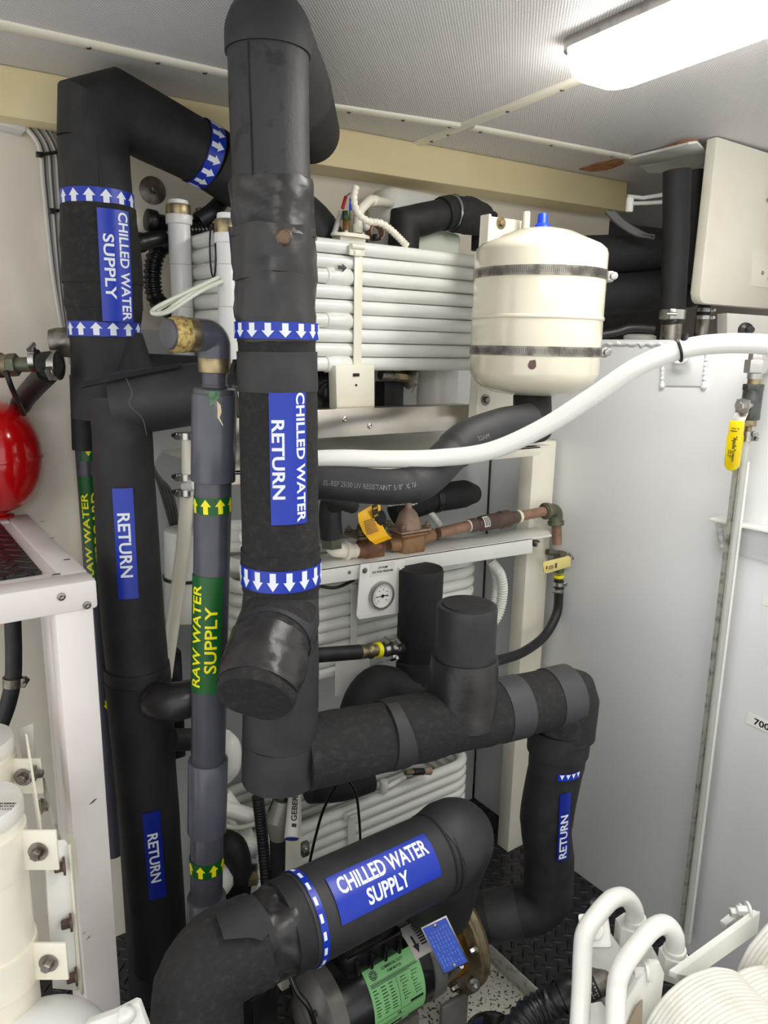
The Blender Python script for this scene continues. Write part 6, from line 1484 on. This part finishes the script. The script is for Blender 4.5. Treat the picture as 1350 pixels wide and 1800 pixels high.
# angle in the shade under the bench
b = B(); prism(b, [PH(70, 1368, 1.02), PH(78, 1366, 1.02), PH(108, 1476, .95), PH(100, 1478, .95)], V((0, 0, -.006)), bev=.001); solo('angle_strip', 'thin grey angle strip sloping down behind the bracket plate', 'strip', b, GALV)
b = B(); prism(b, [PH(30, 1282, 1.06), PH(58, 1272, 1.06), PH(60, 1345, 1.06), PH(40, 1345, 1.06)], FH * .006, bev=.001); solo('small_plate', 'small white plate with dark bolt behind the second canister', 'plate', b, WHITE)
# white dome and bracket at the bottom left
wd = thing('white_dome', 'smooth white domed cap in the bottom left corner', 'cap', PH(75, 1900, .80))
b = B(); c = PH(75, 1862, .80); r = pr(122, c); lathe(b, c - V((0, 0, r * .7)), V((0, 0, 1)), [(0, r * 1.0), (r * .5, r * 1.0)] + [(r * .5 + r * .85 * math.sin(t), r * math.cos(t)) for t in [math.pi / 2 * i / 14 for i in range(1, 14)]] + [(r * 1.35, 0)], 56); fin('dome', b, PVCW, wd, ang=60)
b = B(); lathe(b, c - V((0, 0, r * .7)), V((0, 0, 1)), [(-.02, r * 1.0), (-.02, r * 1.05), (.0, r * 1.05), (.0, r)], 56); fin('rim', b, PVCW, wd)
wb_ = thing('white_bracket', 'white painted bracket with lumpy bolt at the bottom edge, right of the white dome', 'bracket', PH(205, 1800, .80))
b = B(); prism(b, [PH(150, 1800, .80), PH(200, 1783, .80), PH(236, 1764, .80), (PH(244, 1766, .80)), PH(262, 1815, .79), PH(250, 1840, .78), PH(150, 1850, .77)], FH * .01, bev=.001); fin('plate', b, WHITE, wb_)
b = B(); sphere(b, PH(222, 1785, .79), .013, 1, 1, .9, 12); rough(b, .003, 80); fin('bolt_head', b, WHITE, wb_)

# ================================================================== upper right: recess, box, sight gauge
rc0 = lambda px, py, h: PH(px, py, h)
for i, (y0, y1, h, lb) in enumerate(((452, 440, 2.02, 'upper thick black insulated pipe behind the pressure tank, above the white tank'), (524, 505, 2.0, 'lower thick black insulated pipe behind the pressure tank, above the white tank'))):
    o = thing('insulated_pipe', lb, 'pipe', PH(1140, y0 + 30, h))
    P = [PH(1000, y0, h), PH(1215, y1, h + .06), PH(1225, y1, h + .08)]; r = pr(34.5, P[0])
    b = B(); tube(b, P, [r, r, r * .8], 30, True, .03); rough(b, .001, 12); fin('foam', b, FOAMD, o)
vpx = thing('vertical_insulated_pipe', 'black insulated pipe with steel clamp rising from the white tank to the ceiling', 'pipe', PH(1186, 588, 1.85))
P = [PH(1182, 560, 1.85), PH(1188, 430, 1.85), PH(1190, 300, 1.85)]
b = B(); tube(b, P, [pr(21, P[0]), pr(22, P[0]), pr(23, P[0])], 28, True, .02); rough(b, .0012, 20); fin('foam', b, FOAMD, vpx)
b = B(); z0_ = PH(1183, 612, 1.85); cyl(b, zset(P[0], max(TZ, z0_.z)), zset(P[0], P[0].z + .01), pr(18, P[0])); fin('steel_pipe', b, STEELD, vpx)
b = B(); cyl(b, PH(1182, 570, 1.85), PH(1182, 562, 1.85), pr(20, P[0]), bev=.001); fin('rubber_ring', b, PLASB, vpx)
clamp(vpx, PH(1182, 553, 1.85), V((0, 0, 1)), pr(21, P[0]), .022, CAM - P[0])
o = thing('vertical_insulated_pipe', 'slimmer black insulated pipe behind the clamped vertical one', 'pipe', PH(1225, 480, 2.0))
b = B(); tube(b, [PH(1216, 500, 2.0), PH(1220, 300, 2.0)], pr(17, P[0]), 24, True); fin('foam', b, FOAMD, o)
o = thing('tank_vent', 'small clamped hose stub on the tank beneath the hanging cream box', 'hose', PH(1236, 590, 2.12))
Q = PH(1236, 555, 2.12); b = B(); cyl(b, zset(Q, TZ), zset(Q, PH(1236, 560, 2.12).z), pr(12, Q)); fin('stub', b, STEELD, o)
b = B(); cyl(b, zset(Q, PH(1236, 562, 2.12).z), zset(Q, PH(1236, 500, 2.12).z), pr(11, Q)); fin('hose', b, RUBBER, o)
for y in (545, 558): clamp(o, zset(Q, PH(1236, y, 2.12).z), V((0, 0, 1)), pr(11.5, Q), .010, _r)
b = B(); c = PH(1125, 590, 1.95); lathe(b, zset(c, TZ), V((0, 0, 1)), [(0, .04), (.012, .04), (.016, .03), (.016, 0)], 28); solo('filler_cap', 'flat grey cap on top of the white tank behind the hose', 'cap', b, PAPERG)
b = B(); tube(b, spline([PH(1058, 588, 1.85), PH(1085, 583, 1.85), PH(1110, 576, 1.85), PH(1150, 578, 1.85)], 6), .010, 12); solo('black_hose', 'black hose lying on top of the white tank', 'hose', b, PLASB)
for i, (P_, lb) in enumerate(([[(1103, 345), (1130, 348), (1180, 340)], 'thin grey pipe right of the cream beam end, upper of two'], [[(1103, 358), (1140, 357), (1180, 354)], 'thin grey pipe right of the cream beam end, lower of two'])):
    b = B(); tube(b, [PH(x, y, 1.98) for x, y in P_], .005, 10); solo('thin_pipe', lb, 'pipe', b, CABLE)
b = B(); box(b, PH(1107, 360, 1.94), .016, .014, .035, bev=.004); solo('pipe_clip', 'white clip on the beam end holding thin pipes', 'clip', b, WHITE)
for i in range(3):
    b = B(); tube(b, spline([PH(1066 + i * 5, 372, 1.95), PH(1090 + i * 6, 395, 1.95), PH(1120 + i * 6, 412, 1.95), PH(1150, 416 + i, 1.95)], 6), .006, 10); solo('recess_cable', 'grey cable sagging below the right end of the cream beam', 'cable', b, CABLED, group='grey cables under the beam end')
# control knob box at right
kb = thing('control_box', 'grey box with black knob on top of the white tank under the cream box', 'box', PH(1320, 610, 1.62))
Kp = PH(1282, 556, 1.66); b = B(); prism(b, [PH(1278, 550, 1.62), PH(1420, 560, 1.62), PH(1420, 640, 1.62), PH(1278, 615, 1.62)], FH * .05, bev=.002); fin('box_body', b, M('box_grey', (164, 162, 156), .5), kb)
b = B(); c = PH(1310, 580, 1.62); lathe(b, c, -FH, [(0, .016), (.008, .014), (.012, .007), (.03, .006), (.03, 0)], 20); fin('knob', b, PLASB, kb)
# hanging cream box
hb = thing('cream_box', 'cream painted box hanging from the ceiling at the right edge', 'box', PY(1330, 530, .74))
yb_ = PC(1262, 238).y; print('BOX', PC(1262, 238), PC(1350, 222), PC(1250, 240))
zt_ = PC(1300, 232).z - .004
pz = lambda px, py: PY(px, py, yb_)
x0 = pz(1262, 300).x; z0 = pz(1290, 538).z
def rbox(x0, x1, y0, y1, z0, z1, r, n=6):
    b = B(); pts = []
    for k in range(n + 1):
        t = math.pi + math.pi / 2 * k / n; pts.append(V((x0 + r + r * math.cos(t), y0, z0 + r + r * math.sin(t))))
    pts += [V((x1, y0, z0)), V((x1, y0, z1)), V((x0, y0, z1))]
    prism(b, pts, V((0, y1 - y0, 0)), bev=.004); return b
x0 = pz(1234, 490).x
b = rbox(x0, x0 + .5, yb_, yb_ + .028, z0, zt_, .025); fin('front_panel', b, CREAM, hb)
b = rbox(x0 + .14, x0 + .5, yb_ + .028, yb_ + .09, z0 + .012, zt_, .02); fin('box_body', b, CREAM, hb)
b = B(); prism(b, [pz(1322, 435), pz(1420, 445), pz(1420, 515), pz(1320, 503)], V((0, -.003, 0)), bev=.001); fin('corner_plate', b, CREAM, hb)
for x, y in ((1338, 480), (1349, 490), (1348, 352)):
    b = B(); c = pz(x, y) + V((0, -.003, 0)); lathe(b, c, V((0, -1, 0)), [(0, .0055), (.002, .005), (.0035, .003), (.004, 0)], 16); fin('rivet', b, STEEL, hb)
# sight gauge with yellow lever
gxp = XT - .045
gp_ = lambda x, y, dx=0: PX(x, y, gxp + dx)
sg = thing('sight_gauge', 'tank sight gauge tube with steel ball valve and yellow lever at right', 'gauge', gp_(1205, 1640))
up = V((0, 0, 1)); A = gp_(1322, 700); sc = dep(A) / FPX
zz = lambda py: zset(A, gp_(1322, py).z)
b = B(); cyl(b, zz(656), zz(632), 19 * sc, seg=6, bev=.002); cyl(b, zz(640), zz(622), 14 * sc, seg=6, bev=.001); cyl(b, zz(666), zz(654), 13 * sc); cyl(b, zset(A, zz(638).z), zset(A, zz(638).z) + V((.06, -.0, 0)), 15 * sc, seg=8); fin('elbow_fitting', b, STEEL, sg)
b = B(); cyl(b, zz(676), zz(664), 11 * sc); fin('nipple', b, BRASS, sg)
b = B(); cyl(b, zz(738), zz(676), 16.5 * sc, bev=.001); cyl(b, zz(686), zz(675), 18 * sc, seg=8, bev=.001); fin('valve_body', b, M('valve_grey', (96, 98, 96), .4, .7, col2=(74, 76, 74), vs=40), sg)
st_d = (-_r * .75 - FH * .65).normalized(); st_d.z = 0
sp_ = zz(712); b = B(); cyl(b, sp_, sp_ + st_d * .040, 10 * sc); hexbolt(b, sp_ + st_d * .038, st_d, 7.5 * sc, .012); fin('stem', b, STEEL, sg)
e0 = sp_ + st_d * .037; ln_ = V((-st_d.y, st_d.x, 0))
b = B(); w_ = 11 * sc
P = [e0 + up * .012, e0 - up * .014, e0 - up * .030 + st_d * .012, e0 - up * .036 + st_d * .013]
for p, q in zip(P, P[1:]): prism(b, [p - ln_ * w_, p + ln_ * w_, q + ln_ * w_, q - ln_ * w_], st_d * .0025)
lv = fin('lever', b, STEEL, sg)
zt0, zb0 = zz(738).z, zz(826).z
g0 = zset(P[-1], zt0); H = zt0 - zb0; lw = 12 * sc
pts = [(-lw, 0), (lw, 0), (lw * 1.0, -H * .25), (lw * .92, -H * .3), (lw * 1.02, -H * .9), (lw * .6, -H * .97), (0, -H), (-lw * .6, -H * .97), (-lw * 1.02, -H * .9), (-lw * .92, -H * .3), (-lw, -H * .25)]
b = B(); prism(b, [g0 + ln_ * u + up * v - st_d * .002 for u, v in pts], st_d * .010, bev=.002); gr_ = fin('grip', b, YELH, lv)
fc_ = g0 + st_d * .0081
ln2 = ln_ if ln_.dot(_r) > 0 else -ln_
s_ = Flat(fc_ + up * 0, V((0, 0, -1)), ln2)
lettering(s_, [('"Apollo"', H * .30, H * .58, -lw * .32, lw * .5), ('CONBRACO', H * .58, H * .80, .0 * lw, lw * .3), ('IND. INC.', H * .58, H * .74, -lw * .3, -lw * .08), ('U.S.A.', H * .58, H * .72, -lw * .62, -lw * .4)], LETB, gr_, lift=.0003, thick=.0004, bold=.01)
b = B(); rect2(b, H * .14, H * .15, -lw * .5, lw * .1); rect2(b, H * .19, H * .205, -lw * .6, lw * .3); rect2(b, H * .14, H * .15, lw * .3, lw * .6); onto(b, s_, .0003, .0004); fin('print', b, LETB, gr_, smooth=False)
b = B(); cyl(b, zz(750), zz(738), 12 * sc, seg=6, bev=.001); cyl(b, zz(758), zz(749), 6 * sc); fin('hose_barb', b, BRASS, sg)
for y, d_ in ((763, V((.6, -.8, 0))), (772, V((1, -.2, 0)))): clamp(sg, zz(y), up, 7.0 * sc, .010, d_)
b = B(); t0_, t1_ = gp_(1311, 775), gp_(1206, 1640); cyl(b, t1_, zz(760), 6 * sc); fin('clear_tube', b, GLASSY, sg)
c0, c1 = gp_(1303, 812, -.008), gp_(1201, 1660, -.008)
b = B(); lf = -_r; wv = 5.0 * sc
yv = V((0, 1, 0))
prism(b, [c0 + yv * .016, c0 + yv * .010, c1 + yv * .010, c1 + yv * .016], V((.022, 0, 0))); fin('channel_dark_side', b, GALV, sg)
b = B(); prism(b, [c0 + yv * .0098 + V((.010, 0, 0)), c0 - yv * .008 + V((.010, 0, 0)), c1 - yv * .008 + V((.010, 0, 0)), c1 + yv * .0098 + V((.010, 0, 0))], V((.010, 0, 0)), bev=.002); fin('channel', b, WHITE, sg)
